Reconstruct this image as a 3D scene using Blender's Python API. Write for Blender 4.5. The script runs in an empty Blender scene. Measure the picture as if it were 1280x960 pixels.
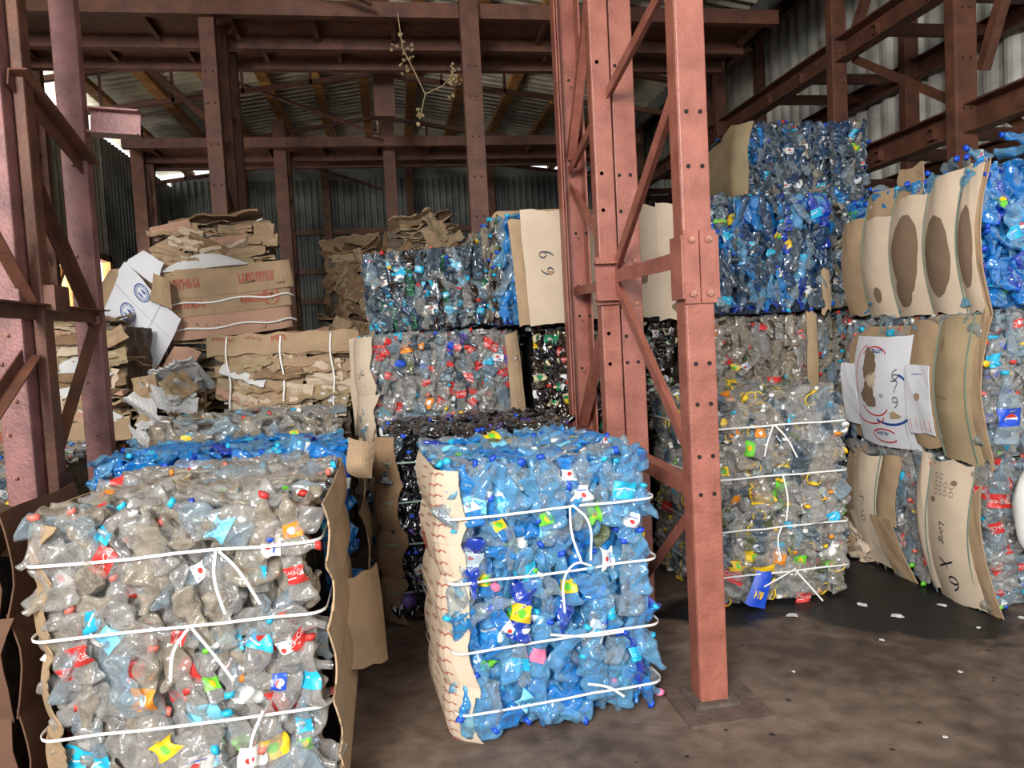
import bpy, math, random
import numpy as np
from math import sin, cos, pi, radians, tan, atan2, sqrt
from mathutils import Vector, Matrix

random.seed(7)
RNG = np.random.default_rng(7)
S = bpy.context.scene
COL = S.collection

# ------------------------------------------------------------------ camera
F = 920.0
YAW, PITCH, ROLL = radians(9.1), radians(3.25), radians(3.0)
EYE = Vector((0, 0, 1.6))
fw = Vector((sin(YAW) * cos(PITCH), cos(YAW) * cos(PITCH), -sin(PITCH)))
r0 = Vector((cos(YAW), -sin(YAW), 0))
u0 = r0.cross(fw)
cu = cos(ROLL) * u0 + sin(ROLL) * r0
cr = cos(ROLL) * r0 - sin(ROLL) * u0
cd = bpy.data.cameras.new('camera')
cd.sensor_width = 36.0
cd.lens = 36.0 * F / 1280.0
cd.clip_start = 0.05
cd.clip_end = 200
cam = bpy.data.objects.new('camera', cd)
COL.objects.link(cam)
M = Matrix.Identity(4)
for i in range(3):
    M[i][0] = cr[i]; M[i][1] = cu[i]; M[i][2] = -fw[i]; M[i][3] = EYE[i]
cam.matrix_world = M
S.camera = cam

# ------------------------------------------------------------------ world, daylight, exposure
w = bpy.data.worlds.new('daylight')
S.world = w
w.use_nodes = True
bg = w.node_tree.nodes['Background']
bg.inputs[0].default_value = (0.93, 0.97, 1.0, 1)
bg.inputs[1].default_value = 2.0


def area(name, loc, target, sx, sy, power, color=(1, 1, 1)):
    l = bpy.data.lights.new(name, 'AREA')
    l.shape = 'RECTANGLE'
    l.size, l.size_y, l.energy, l.color = sx, sy, power, color
    o = bpy.data.objects.new(name, l)
    COL.objects.link(o)
    o.location = loc
    o.rotation_euler = (Vector(target) - Vector(loc)).to_track_quat('-Z', 'Y').to_euler()
    return o


area('daylight_open_gate', (-2.2, -3.2, 3.9), (0.8, 3.8, 0.7), 1.7, 1.7, 760, (1.0, 0.98, 0.95))
area('daylight_side_door', (-5.6, 10.4, 1.6), (-1.0, 9.6, 4.6), 3.8, 2.6, 850, (1.0, 0.97, 0.92))
S.view_settings.view_transform = 'Standard'
S.view_settings.look = 'None'
S.view_settings.gamma = 1.0
S.view_settings.use_curve_mapping = False
S.view_settings.exposure = 0.0
S.cycles.max_bounces = 8
S.cycles.diffuse_bounces = 3
S.cycles.glossy_bounces = 3
S.cycles.transmission_bounces = 4
S.cycles.transparent_max_bounces = 14
S.cycles.caustics_reflective = False
S.cycles.caustics_refractive = False
S.cycles.sample_clamp_indirect = 4.0


# ------------------------------------------------------------------ materials
def newmat(name):
    m = bpy.data.materials.new(name)
    m.use_nodes = True
    m.node_tree.nodes.clear()
    return m, m.node_tree.nodes, m.node_tree.links


def basic(name, col, rough=0.6, var=0.25, scale=6.0, bump=0.0, bscale=40.0, metallic=0.0, col2=None, spec=0.5, coord='Object'):
    m, N, L = newmat(name)
    out = N.new('ShaderNodeOutputMaterial')
    b = N.new('ShaderNodeBsdfPrincipled')
    L.new(b.outputs[0], out.inputs[0])
    tc = N.new('ShaderNodeTexCoord')
    n = N.new('ShaderNodeTexNoise')
    n.inputs['Scale'].default_value = scale
    n.inputs['Detail'].default_value = 5
    L.new(tc.outputs[coord], n.inputs['Vector'])
    r = N.new('ShaderNodeValToRGB')
    c2 = col2 or tuple(c * (1 - var) for c in col)
    r.color_ramp.elements[0].color = (*c2, 1)
    r.color_ramp.elements[0].position = 0.35
    r.color_ramp.elements[1].color = (*col, 1)
    r.color_ramp.elements[1].position = 0.65
    L.new(n.outputs[0], r.inputs[0])
    L.new(r.outputs[0], b.inputs['Base Color'])
    b.inputs['Roughness'].default_value = rough
    b.inputs['Metallic'].default_value = metallic
    b.inputs['Specular IOR Level'].default_value = spec
    if bump:
        n2 = N.new('ShaderNodeTexNoise')
        n2.inputs['Scale'].default_value = bscale
        n2.inputs['Detail'].default_value = 4
        L.new(tc.outputs[coord], n2.inputs['Vector'])
        bp = N.new('ShaderNodeBump')
        bp.inputs['Strength'].default_value = bump
        bp.inputs['Distance'].default_value = 0.02
        L.new(n2.outputs[0], bp.inputs['Height'])
        L.new(bp.outputs[0], b.inputs['Normal'])
    return m


def pet(name, col, a0=0.35, a1=0.9, rough=0.13, bump=0.65, bs=19.0):
    """thin crumpled bottle plastic: part clear, part milky, glossy where it turns away"""
    m, N, L = newmat(name)
    out = N.new('ShaderNodeOutputMaterial')
    tc = N.new('ShaderNodeTexCoord')
    n = N.new('ShaderNodeTexNoise')
    n.inputs['Scale'].default_value = bs
    n.inputs['Detail'].default_value = 2.5
    n.inputs['Distortion'].default_value = 0.6
    L.new(tc.outputs['Object'], n.inputs['Vector'])
    v = N.new('ShaderNodeTexVoronoi')
    v.inputs['Scale'].default_value = bs * 0.9
    L.new(tc.outputs['Object'], v.inputs['Vector'])
    ad = N.new('ShaderNodeMath'); ad.operation = 'ADD'
    L.new(n.outputs[0], ad.inputs[0]); L.new(v.outputs['Distance'], ad.inputs[1])
    bp = N.new('ShaderNodeBump')
    bp.inputs['Strength'].default_value = bump
    bp.inputs['Distance'].default_value = 0.012
    L.new(ad.outputs[0], bp.inputs['Height'])
    lw = N.new('ShaderNodeLayerWeight')
    lw.inputs[0].default_value = 0.45
    L.new(bp.outputs[0], lw.inputs['Normal'])
    mr = N.new('ShaderNodeMapRange')
    mr.inputs['To Min'].default_value = a0
    mr.inputs['To Max'].default_value = a1
    L.new(lw.outputs['Facing'], mr.inputs['Value'])
    tr = N.new('ShaderNodeBsdfTransparent')
    tr.inputs[0].default_value = (*[min(1, c ** 0.45) for c in col], 1)
    b = N.new('ShaderNodeBsdfPrincipled')
    b.inputs['Base Color'].default_value = (*col, 1)
    b.inputs['Roughness'].default_value = rough
    b.inputs['Specular IOR Level'].default_value = 0.6
    L.new(bp.outputs[0], b.inputs['Normal'])
    mx = N.new('ShaderNodeMixShader')
    L.new(mr.outputs[0], mx.inputs[0]); L.new(tr.outputs[0], mx.inputs[1]); L.new(b.outputs[0], mx.inputs[2])
    gl = N.new('ShaderNodeBsdfGlossy')
    gl.inputs['Roughness'].default_value = 0.10
    L.new(bp.outputs[0], gl.inputs['Normal'])
    fr = N.new('ShaderNodeFresnel')
    fr.inputs[0].default_value = 1.5
    L.new(bp.outputs[0], fr.inputs['Normal'])
    mx2 = N.new('ShaderNodeMixShader')
    mn = N.new('ShaderNodeMath'); mn.operation = 'MINIMUM'; mn.inputs[1].default_value = 0.42
    L.new(fr.outputs[0], mn.inputs[0]); L.new(mn.outputs[0], mx2.inputs[0]); L.new(mx.outputs[0], mx2.inputs[1]); L.new(gl.outputs[0], mx2.inputs[2])
    L.new(mx2.outputs[0], out.inputs[0])
    return m


def cardboard(name, col, var=0.2):
    m, N, L = newmat(name)
    out = N.new('ShaderNodeOutputMaterial')
    b = N.new('ShaderNodeBsdfPrincipled')
    L.new(b.outputs[0], out.inputs[0])
    tc = N.new('ShaderNodeTexCoord')
    n = N.new('ShaderNodeTexNoise'); n.inputs['Scale'].default_value = 5; n.inputs['Detail'].default_value = 6
    L.new(tc.outputs['Object'], n.inputs['Vector'])
    mp = N.new('ShaderNodeMapping'); mp.inputs['Scale'].default_value = (6, 6, 120)
    L.new(tc.outputs['Object'], mp.inputs[0])
    n2 = N.new('ShaderNodeTexNoise'); n2.inputs['Scale'].default_value = 1.0; n2.inputs['Detail'].default_value = 2
    L.new(mp.outputs[0], n2.inputs['Vector'])
    r = N.new('ShaderNodeValToRGB')
    r.color_ramp.elements[0].position = 0.3; r.color_ramp.elements[1].position = 0.7
    r.color_ramp.elements[0].color = (*[c * (1 - var) for c in col], 1)
    r.color_ramp.elements[1].color = (*col, 1)
    L.new(n.outputs[0], r.inputs[0])
    L.new(r.outputs[0], b.inputs['Base Color'])
    b.inputs['Roughness'].default_value = 0.85
    b.inputs['Specular IOR Level'].default_value = 0.2
    bp = N.new('ShaderNodeBump'); bp.inputs['Strength'].default_value = 0.35; bp.inputs['Distance'].default_value = 0.01
    ad = N.new('ShaderNodeMath'); ad.operation = 'MULTIPLY_ADD'; ad.inputs[1].default_value = 0.25
    L.new(n2.outputs[0], ad.inputs[0]); L.new(n.outputs[0], ad.inputs[2])
    L.new(ad.outputs[0], bp.inputs['Height']); L.new(bp.outputs[0], b.inputs['Normal'])
    return m


MAT = {}
MAT['clear'] = pet('clear_plastic', (0.76, 0.74, 0.71), 0.10, 0.60)
MAT['clear_warm'] = pet('dusty_plastic', (0.58, 0.51, 0.41), 0.24, 0.75, 0.2)
MAT['clear_cool'] = pet('bluish_clear_plastic', (0.58, 0.71, 0.80), 0.10, 0.60)
MAT['blue'] = pet('blue_plastic', (0.03, 0.38, 0.90), 0.26, 0.75)
MAT['lightblue'] = pet('light_blue_plastic', (0.25, 0.65, 0.97), 0.17, 0.66)
MAT['deepblue'] = pet('deep_blue_plastic', (0.01, 0.06, 0.50), 0.55, 0.95)
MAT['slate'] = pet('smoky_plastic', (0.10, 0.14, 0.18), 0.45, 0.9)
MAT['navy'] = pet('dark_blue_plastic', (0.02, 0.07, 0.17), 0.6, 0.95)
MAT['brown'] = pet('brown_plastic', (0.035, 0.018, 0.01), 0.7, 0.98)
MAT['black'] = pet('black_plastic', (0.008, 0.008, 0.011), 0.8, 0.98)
MAT['green'] = pet('green_plastic', (0.03, 0.22, 0.10), 0.5, 0.9)
MAT['olive'] = pet('olive_plastic', (0.20, 0.23, 0.10), 0.4, 0.9)


def flat(name, col, rough=0.4):
    return basic(name, col, rough, 0.12, 20)


COLS = dict(white=(0.75, 0.75, 0.73), red=(0.60, 0.035, 0.03), lred=(0.75, 0.16, 0.12), yellow=(0.80, 0.52, 0.02), orange=(0.80, 0.25, 0.02),
            cyan=(0.02, 0.42, 0.66), sky=(0.20, 0.58, 0.76), royal=(0.01, 0.07, 0.55), lime=(0.15, 0.55, 0.04), dgreen=(0.01, 0.22, 0.08),
            purple=(0.12, 0.06, 0.32), pink=(0.75, 0.2, 0.35), cream=(0.68, 0.60, 0.36), ink=(0.02, 0.025, 0.04), inkblue=(0.03, 0.08, 0.30),
            teal=(0.05, 0.42, 0.42), grey=(0.35, 0.35, 0.35))
for k, c in COLS.items():
    MAT[k] = flat('printed_' + k, c)
MAT['strap'] = basic('white_strap', (0.78, 0.77, 0.74), 0.45, 0.1, 30)
MAT['wire'] = basic('green_strap', (0.22, 0.30, 0.24), 0.5, 0.1, 30)
MAT['card'] = cardboard('cardboard', (0.44, 0.305, 0.185), 0.3)
MAT['card_pale'] = cardboard('pale_cardboard', (0.62, 0.495, 0.37), 0.14)
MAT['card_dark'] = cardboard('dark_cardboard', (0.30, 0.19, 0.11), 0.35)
MAT['card_shade'] = cardboard('shaded_reddish_cardboard', (0.15, 0.08, 0.05), 0.3)  # reddish cardboard with the left bale's shade put into its colour
MAT['card_olive'] = cardboard('weathered_cardboard', (0.42, 0.32, 0.19), 0.3)
MAT['card_pink'] = cardboard('reddish_cardboard', (0.50, 0.30, 0.21), 0.15)
MAT['card_white'] = cardboard('white_cardboard', (0.72, 0.72, 0.76), 0.1)
MAT['paper'] = cardboard('white_paper', (0.70, 0.69, 0.68), 0.15)
MAT['stain'] = cardboard('grease_stained_cardboard', (0.215, 0.145, 0.095), 0.15)
MAT['redink'] = cardboard('red_print_on_cardboard', (0.42, 0.13, 0.09), 0.15)
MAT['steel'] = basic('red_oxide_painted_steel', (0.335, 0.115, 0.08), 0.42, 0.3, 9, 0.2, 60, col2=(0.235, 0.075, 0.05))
MAT['steel_old_dim'] = basic('dimmed_weathered_red_steel', (0.155, 0.058, 0.032), 0.6, 0.3, 7, 0.2, 50, col2=(0.085, 0.034, 0.020))  # weathered red paint, darkened so the dimmer light further back is in the colour
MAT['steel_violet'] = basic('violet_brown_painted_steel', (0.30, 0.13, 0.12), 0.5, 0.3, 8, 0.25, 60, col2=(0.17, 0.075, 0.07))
MAT['hole'] = basic('dark_hole', (0.01, 0.008, 0.007), 0.9)
MAT['bolt'] = basic('bolt_steel', (0.42, 0.20, 0.14), 0.5, 0.3, 40)
MAT['timber'] = basic('rough_timber', (0.60, 0.28, 0.08), 0.8, 0.45, 5, 0.3, 30)
MAT['asbestos'] = basic('corrugated_roof_sheet', (0.66, 0.60, 0.46), 0.85, 0.4, 2.2, 0.2, 30)
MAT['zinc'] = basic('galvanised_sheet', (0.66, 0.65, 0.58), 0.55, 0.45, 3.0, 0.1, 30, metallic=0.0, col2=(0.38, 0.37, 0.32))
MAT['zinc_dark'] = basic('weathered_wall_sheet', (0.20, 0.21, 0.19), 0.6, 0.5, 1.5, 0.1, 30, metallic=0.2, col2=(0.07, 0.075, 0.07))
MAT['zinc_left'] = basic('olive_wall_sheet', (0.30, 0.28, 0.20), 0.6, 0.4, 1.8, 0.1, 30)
MAT['sheet_door'] = basic('door_sheet', (0.62, 0.60, 0.50), 0.5, 0.3, 3)
_m = MAT['sheet_door']; _n = _m.node_tree.nodes; _tr = _n.new('ShaderNodeBsdfTranslucent'); _tr.inputs[0].default_value = (.55, .52, .40, 1); _mx = _n.new('ShaderNodeMixShader'); _mx.inputs[0].default_value = .6
_p = [q for q in _n if q.type == 'BSDF_PRINCIPLED'][0]; _o = [q for q in _n if q.type == 'OUTPUT_MATERIAL'][0]
_m.node_tree.links.new(_p.outputs[0], _mx.inputs[1]); _m.node_tree.links.new(_tr.outputs[0], _mx.inputs[2]); _m.node_tree.links.new(_mx.outputs[0], _o.inputs[0])
MAT['dirt'] = basic('grit', (0.12, 0.09, 0.07), 0.95, 0.4, 20, 0.5)
MAT['base'] = basic('dusty_base_plate', (0.13, 0.085, 0.065), 0.8, 0.4, 12, 0.3)
MAT['bag'] = basic('woven_white_bag', (0.70, 0.69, 0.66), 0.6, 0.1, 12, 0.3, 12)
MAT['dry'] = basic('dried_flower', (0.40, 0.30, 0.16), 0.9, 0.3, 20)
for nm, c in dict(clear=(0.30, 0.28, 0.255), warm=(0.27, 0.215, 0.16), cool=(0.24, 0.28, 0.31), blue=(0.02, 0.15, 0.36), dark=(0.012, 0.012, 0.014),
                  navy=(0.012, 0.028, 0.06), card=(0.13, 0.085, 0.05), slate=(0.05, 0.06, 0.07)).items():
    MAT['core_' + nm] = basic('pressed_core_' + nm, c, 0.55, 0.6, 14, 0.8, 30)


# ------------------------------------------------------------------ mesh helpers
def tag(o, label=None, cat=None, group=None, kind=None):
    if label: o['label'] = label
    if cat: o['category'] = cat
    if group: o['group'] = group
    if kind: o['kind'] = kind
    return o


def empty(name, loc=(0, 0, 0), rz=0.0, parent=None):
    o = bpy.data.objects.new(name, None)
    o.empty_display_size = 0.1
    COL.objects.link(o)
    o.location = loc
    o.rotation_euler = (0, 0, rz)
    if parent: o.parent = parent
    return o


def mesh_np(name, V, T, mi, mats, smooth=True):
    """V (n,3) array, T list/array of triangles, mi material index per triangle"""
    me = bpy.data.meshes.new(name)
    V = np.asarray(V, np.float32); T = np.asarray(T, np.int32)
    me.vertices.add(len(V)); me.vertices.foreach_set('co', V.ravel())
    me.loops.add(T.size); me.loops.foreach_set('vertex_index', T.ravel())
    me.polygons.add(len(T))
    me.polygons.foreach_set('loop_start', np.arange(0, T.size, 3, dtype=np.int32))
    me.polygons.foreach_set('material_index', np.asarray(mi, np.int32))
    me.polygons.foreach_set('use_smooth', np.full(len(T), smooth))
    for m in mats: me.materials.append(MAT[m])
    me.update(calc_edges=True)
    return me


def link(name, me, parent=None, loc=None):
    o = bpy.data.objects.new(name, me)
    COL.objects.link(o)
    if parent: o.parent = parent
    if loc: o.location = loc
    return o


class MB:
    """polygon mesh collector"""
    def __init__(s): s.v = []; s.f = []; s.m = []; s.mats = []
    def mi(s, m):
        if m not in s.mats: s.mats.append(m)
        return s.mats.index(m)
    def add(s, vs, fs, m):
        o = len(s.v); k = s.mi(m)
        s.v += [tuple(v) for v in vs]
        s.f += [tuple(i + o for i in f) for f in fs]
        s.m += [k] * len(fs)
    def box(s, a, b, m, rot=None):
        x0, y0, z0 = a; x1, y1, z1 = b
        vs = [(x0, y0, z0), (x1, y0, z0), (x1, y1, z0), (x0, y1, z0), (x0, y0, z1), (x1, y0, z1), (x1, y1, z1), (x0, y1, z1)]
        s.add(vs, [(0, 3, 2, 1), (4, 5, 6, 7), (0, 1, 5, 4), (1, 2, 6, 5), (2, 3, 7, 6), (3, 0, 4, 7)], m)
    def extrude(s, p0, p1, prof, m, up=(0, 0, 1)):
        """prof: closed 2-D outline (side, up) swept from p0 to p1"""
        p0 = Vector(p0); p1 = Vector(p1); d = (p1 - p0).normalized()
        up = Vector(up)
        if abs(d.dot(up)) > 0.98: up = Vector((0, 1, 0))
        sd = d.cross(up).normalized(); uu = sd.cross(d).normalized()
        n = len(prof)
        vs = [p + sd * a + uu * b for p in (p0, p1) for a, b in prof]
        fs = [(i, (i + 1) % n, n + (i + 1) % n, n + i) for i in range(n)]
        fs += [tuple(range(n - 1, -1, -1)), tuple(range(n, 2 * n))]
        s.add(vs, fs, m)
    def disc(s, c, n, r, h, m, seg=10):
        c = Vector(c); n = Vector(n).normalized()
        a = n.orthogonal().normalized(); b = n.cross(a)
        vs = [c + (a * cos(2 * pi * i / seg) + b * sin(2 * pi * i / seg)) * r + n * k for k in (0, h) for i in range(seg)]
        s.add(vs, [(i, (i + 1) % seg, seg + (i + 1) % seg, seg + i) for i in range(seg)] + [tuple(range(seg, 2 * seg))], m)
    def ribbon(s, pts, wd, th, m, nrm=None):
        """flat strap through 3-D points; nrm gives the outward direction for each"""
        pts = [Vector(p) for p in pts]
        n = len(pts); vs = []
        for i, p in enumerate(pts):
            d = (pts[min(i + 1, n - 1)] - pts[max(i - 1, 0)]).normalized()
            o = Vector(nrm[i]) if nrm else Vector((0, -1, 0))
            o = (o - d * o.dot(d))
            o = o.normalized() if o.length > 1e-6 else d.orthogonal().normalized()
            q = d.cross(o)
            vs += [p + q * wd / 2, p - q * wd / 2, p - q * wd / 2 + o * th, p + q * wd / 2 + o * th]
        fs = []
        for i in range(n - 1):
            a = 4 * i; b = a + 4
            for k in range(4): fs.append((a + k, a + (k + 1) % 4, b + (k + 1) % 4, b + k))
        fs += [(0, 1, 2, 3), (4 * n - 1, 4 * n - 2, 4 * n - 3, 4 * n - 4)]
        s.add(vs, fs, m)
    def mesh(s, name, smooth=False):
        me = bpy.data.meshes.new(name)
        me.from_pydata(s.v, [], s.f)
        for m in s.mats: me.materials.append(MAT[m])
        me.polygons.foreach_set('material_index', s.m)
        me.polygons.foreach_set('use_smooth', [smooth] * len(s.f))
        me.update()
        return me
    def build(s, name, parent=None, smooth=False): return link(name, s.mesh(name, smooth), parent)


def C_prof(w, h, t):      # channel open to -side
    return [(-w / 2, -h / 2), (w / 2, -h / 2), (w / 2, h / 2), (-w / 2, h / 2), (-w / 2, h / 2 - t), (w / 2 - t, h / 2 - t), (w / 2 - t, -h / 2 + t), (-w / 2, -h / 2 + t)]
def L_prof(w, h, t): return [(0, 0), (w, 0), (w, t), (t, t), (t, h), (0, h)]
def B_prof(w, h): return [(-w / 2, -h / 2), (w / 2, -h / 2), (w / 2, h / 2), (-w / 2, h / 2)]
def I_prof(w, h, t):
    return [(-w / 2, -h / 2), (w / 2, -h / 2), (w / 2, -h / 2 + t), (t / 2, -h / 2 + t), (t / 2, h / 2 - t), (w / 2, h / 2 - t), (w / 2, h / 2), (-w / 2, h / 2),
            (-w / 2, h / 2 - t), (-t / 2, h / 2 - t), (-t / 2, -h / 2 + t), (-w / 2, -h / 2 + t)]


_TXT = {}
def text2d(body, shear=0.0):
    """lettering as triangles, centred, height 1"""
    if (body, shear) in _TXT: return _TXT[(body, shear)]
    c = bpy.data.curves.new('t', 'FONT'); c.body = body; c.shear = shear; c.resolution_u = 2
    o = bpy.data.objects.new('t', c)
    me = bpy.data.meshes.new_from_object(o)
    me.calc_loop_triangles()
    V = np.array([v.co[:2] for v in me.vertices]); T = np.array([t.vertices[:] for t in me.loop_triangles])
    bpy.data.objects.remove(o); bpy.data.curves.remove(c); bpy.data.meshes.remove(me)
    mn, mxx = V.min(0), V.max(0)
    V = (V - (mn + mxx) / 2) / (mxx[1] - mn[1])
    # finer triangles so that lettering follows a curved surface
    for _ in range(1):
        T2 = []; V = list(map(tuple, V)); mid = {}
        def m_(a, b):
            k = (min(a, b), max(a, b))
            if k not in mid: mid[k] = len(V); V.append(((V[a][0] + V[b][0]) / 2, (V[a][1] + V[b][1]) / 2))
            return mid[k]
        for a, b, d in T:
            ab, bd, da = m_(a, b), m_(b, d), m_(d, a)
            T2 += [(a, ab, da), (ab, b, bd), (da, bd, d), (ab, bd, da)]
        V = np.array(V); T = np.array(T2)
    _TXT[(body, shear)] = (V, T)
    return V, T


def blob2d(cx, cy, rx, ry, seg=28, rough=0.08, a0=0, a1=2 * pi, seed=0):
    rg = random.Random(seed)
    ph = [rg.random() * 6.28 for _ in range(4)]
    V = [(cx, cy)]
    RG_ = (0.2, 0.4, 0.6, 0.8, 1.0)
    for ring in RG_:
        for i in range(seg):
            a = a0 + (a1 - a0) * i / seg
            k = ring * (1 + rough * (sin(3 * a + ph[0]) + 0.6 * sin(5 * a + ph[1]) + 0.5 * sin(11 * a + ph[2])))
            V.append((cx + rx * k * cos(a), cy + ry * k * sin(a)))
    T = []
    for i in range(seg):
        j = (i + 1) % seg
        T += [(0, 1 + i, 1 + j)]
        for q in range(len(RG_) - 1):
            o = 1 + q * seg
            T += [(o + i, o + seg + i, o + seg + j), (o + i, o + seg + j, o + j)]
    return np.array(V), np.array(T)


def stroke2d(pts, w):
    P = [Vector(p) for p in pts]; V = []; T = []
    Q = [P[0]]
    for a, b in zip(P, P[1:]):
        n = max(1, int((b - a).length / 0.03))
        Q += [a + (b - a) * (k + 1) / n for k in range(n)]
    for i, p in enumerate(Q):
        d = (Q[min(i + 1, len(Q) - 1)] - Q[max(i - 1, 0)])
        d = d.normalized() if d.length > 0 else Vector((1, 0))
        q = Vector((-d.y, d.x)) * w / 2
        V += [tuple(p + q), tuple(p - q)]
    for i in range(len(Q) - 1):
        a = 2 * i; T += [(a, a + 1, a + 3), (a, a + 3, a + 2)]
    return np.array(V), np.array(T)


def arc2d(cx, cy, rx, ry, a0, a1, w, n=24):
    return stroke2d([(cx + rx * cos(radians(a0 + (a1 - a0) * i / n)), cy + ry * sin(radians(a0 + (a1 - a0) * i / n))) for i in range(n + 1)], w)


# ------------------------------------------------------------------ crushed bottles
class Bottle:
    """one crushed bottle shape; body, cap, label share the same crushing"""
    def __init__(s, seed, R=0.044, Lg=0.29, flat_=0.4, hi=True, kind='bottle'):
        s.rg = random.Random(seed); rg = s.rg
        s.R, s.L, s.kind = R, Lg, kind
        s.flat = flat_ * rg.uniform(0.8, 1.25)
        s.tw = rg.uniform(-1.2, 1.2); s.bend = rg.uniform(-1.6, 1.6); s.bend2 = rg.uniform(-1.2, 1.2)
        s.waves = []
        for k in range(5):
            a = rg.random() * 6.28
            s.waves.append((cos(a), sin(a), rg.uniform(4, 17), rg.random(), rg.uniform(0.002, 0.0075)))
        s.pin = [(rg.uniform(-.3, .45) * Lg, rg.uniform(.02, .05), rg.uniform(.15, .45)) for _ in range(2)]
        s.nr, s.ns = (34, 20) if hi else (16, 11)
        s.V, s.T = s.body()
        s.capV, s.capT = s.cap()
    def prof(s, t):
        x = t * s.L
        nk = 0.014 if s.kind == 'bottle' else 0.019
        if t < 0.09: r = nk
        elif t < 0.34:
            k = (t - 0.09) / 0.25; r = nk + (s.R - nk) * (sin(k * pi / 2) ** 1.3)
        elif t < 0.95:
            r = s.R * (1 - 0.05 * (0.5 + 0.5 * sin(t * 46))) * (0.9 if 0.55 < t < 0.6 else 1)
        else:
            k = (t - 0.95) / 0.05; r = s.R * sqrt(max(0.0, 1 - (k * 0.85) ** 2))
        return x, r
    def deform(s, x, r, th):
        x = np.asarray(x, float); r = np.asarray(r, float); th = np.asarray(th, float)
        xc = x - s.L / 2
        w_ = np.clip((x / s.L - 0.08) / 0.2, 0, 1)
        fl = 1 + (s.flat - 1) * w_
        for c, wd, am in s.pin: r = r * (1 - am * np.exp(-((xc - c) / wd) ** 2) * w_)
        y = r * np.cos(th) * (1 + 0.35 * (1 - fl)); z = r * np.sin(th) * fl
        for cx, cy, fq, ph, am in s.waves:
            q = (xc * cx + y * cy) * fq + ph
            tri = 2 * np.abs(2 * (q - np.floor(q + 0.5))) - 1; tri = tri * (1.25 - .25 * tri * tri)
            z = z + am * tri * w_
            y = y + 0.5 * am * tri * w_ * cx
        a = s.tw * xc * 2
        y, z = y * np.cos(a) - z * np.sin(a), y * np.sin(a) + z * np.cos(a)
        y = y + s.bend * xc ** 2; z = z + s.bend2 * xc ** 2 * 0.6
        return np.stack([xc, y, z], -1)
    def grid(s, xs, rs, th):
        n, m = len(xs), len(th)
        X = np.repeat(xs, m); Rr = np.repeat(rs, m); TH = np.tile(th, n)
        return s.deform(X, Rr, TH)
    def body(s):
        t = np.linspace(0, 1, s.nr); pr = [s.prof(a) for a in t]
        th = np.linspace(0, 2 * pi, s.ns, endpoint=False)
        V = s.grid(np.array([p[0] for p in pr]), np.array([p[1] for p in pr]), th)
        T = []
        for i in range(s.nr - 1):
            for j in range(s.ns):
                a = i * s.ns + j; b = i * s.ns + (j + 1) % s.ns; c = a + s.ns; d = b + s.ns
                T += [(a, c, b), (b, c, d)]
        k = len(V); V = np.vstack([V, V[-s.ns:].mean(0) - [0.012, 0, 0]])
        for j in range(s.ns): T.append(((s.nr - 1) * s.ns + j, k, (s.nr - 1) * s.ns + (j + 1) % s.ns))
        return V, np.array(T)
    def cap(s):
        nk = (0.014 if s.kind == 'bottle' else 0.019)
        xs = np.array([-0.004, -0.004, 0.014, 0.014]); rs = np.array([0.0001, nk + .003, nk + .003, nk])
        m = 12; th = np.linspace(0, 2 * pi, m, endpoint=False)
        V = s.grid(xs, rs, th); T = []
        for i in range(3):
            for j in range(m):
                a = i * m + j; b = i * m + (j + 1) % m
                T += [(a, a + m, b), (b, a + m, b + m)]
        return V, np.array(T)
    def label(s, x0=0.5, x1=0.74, ang=1.35, side=1):
        n, m = 11, 18
        xs = np.linspace(x0, x1, n) * s.L; th = side * pi / 2 + np.linspace(-ang, ang, m)
        V = s.grid(xs, np.full(n, s.R * 1.015 + 0.0012), th); T = []
        for i in range(n - 1):
            for j in range(m - 1):
                a = i * m + j
                T += [(a, a + m, a + 1), (a + 1, a + m, a + m + 1)]
        return V, np.array(T)
    def ink(s, uv, x0=0.5, x1=0.74, side=1):
        """uv in metres: u around the bottle, v towards the cap"""
        xc = (x0 + x1) / 2 * s.L
        return s.deform(xc - uv[:, 1], np.full(len(uv), s.R * 1.015 + 0.0052), side * pi / 2 - uv[:, 0] / s.R)
    def handle(s):
        V = []; T = []
        n, m = 20, 5
        for i in range(n):
            a = 2 * pi * i / n
            c = np.array([0.03 + 0.034 * cos(a) - s.L / 2, 0.05 * sin(a), 0.012])
            for j in range(m):
                b = 2 * pi * j / m
                V.append(c + np.array([cos(a) * cos(b), sin(a) * cos(b), sin(b)]) * 0.0042)
        for i in range(n):
            for j in range(m):
                a = i * m + j; b = i * m + (j + 1) % m; c = ((i + 1) % n) * m + j; d = ((i + 1) % n) * m + (j + 1) % m
                T += [(a, c, b), (b, c, d)]
        return np.array(V), np.array(T)


HI = [Bottle(100 + i, R=[.045, .036, .048, .042, .040, .050][i % 6], Lg=[.28, .23, .31, .25, .21, .29][i % 6], flat_=.45) for i in range(12)]
LO = [Bottle(300 + i, R=[.043, .034, .046, .040][i % 4], Lg=[.26, .21, .28, .23][i % 4], flat_=.38, hi=False) for i in range(10)]
JUG = [Bottle(500 + i, R=.062, Lg=.30, flat_=.5, kind='jug') for i in range(5)]
FLAT = [Bottle(700 + i, R=[.040, .034][i % 2], Lg=[.24, .19][i % 2], flat_=.22, hi=False) for i in range(8)]
SETS = {'hi': HI, 'lo': LO, 'jug': JUG + HI[:5], 'flat': FLAT}

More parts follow.
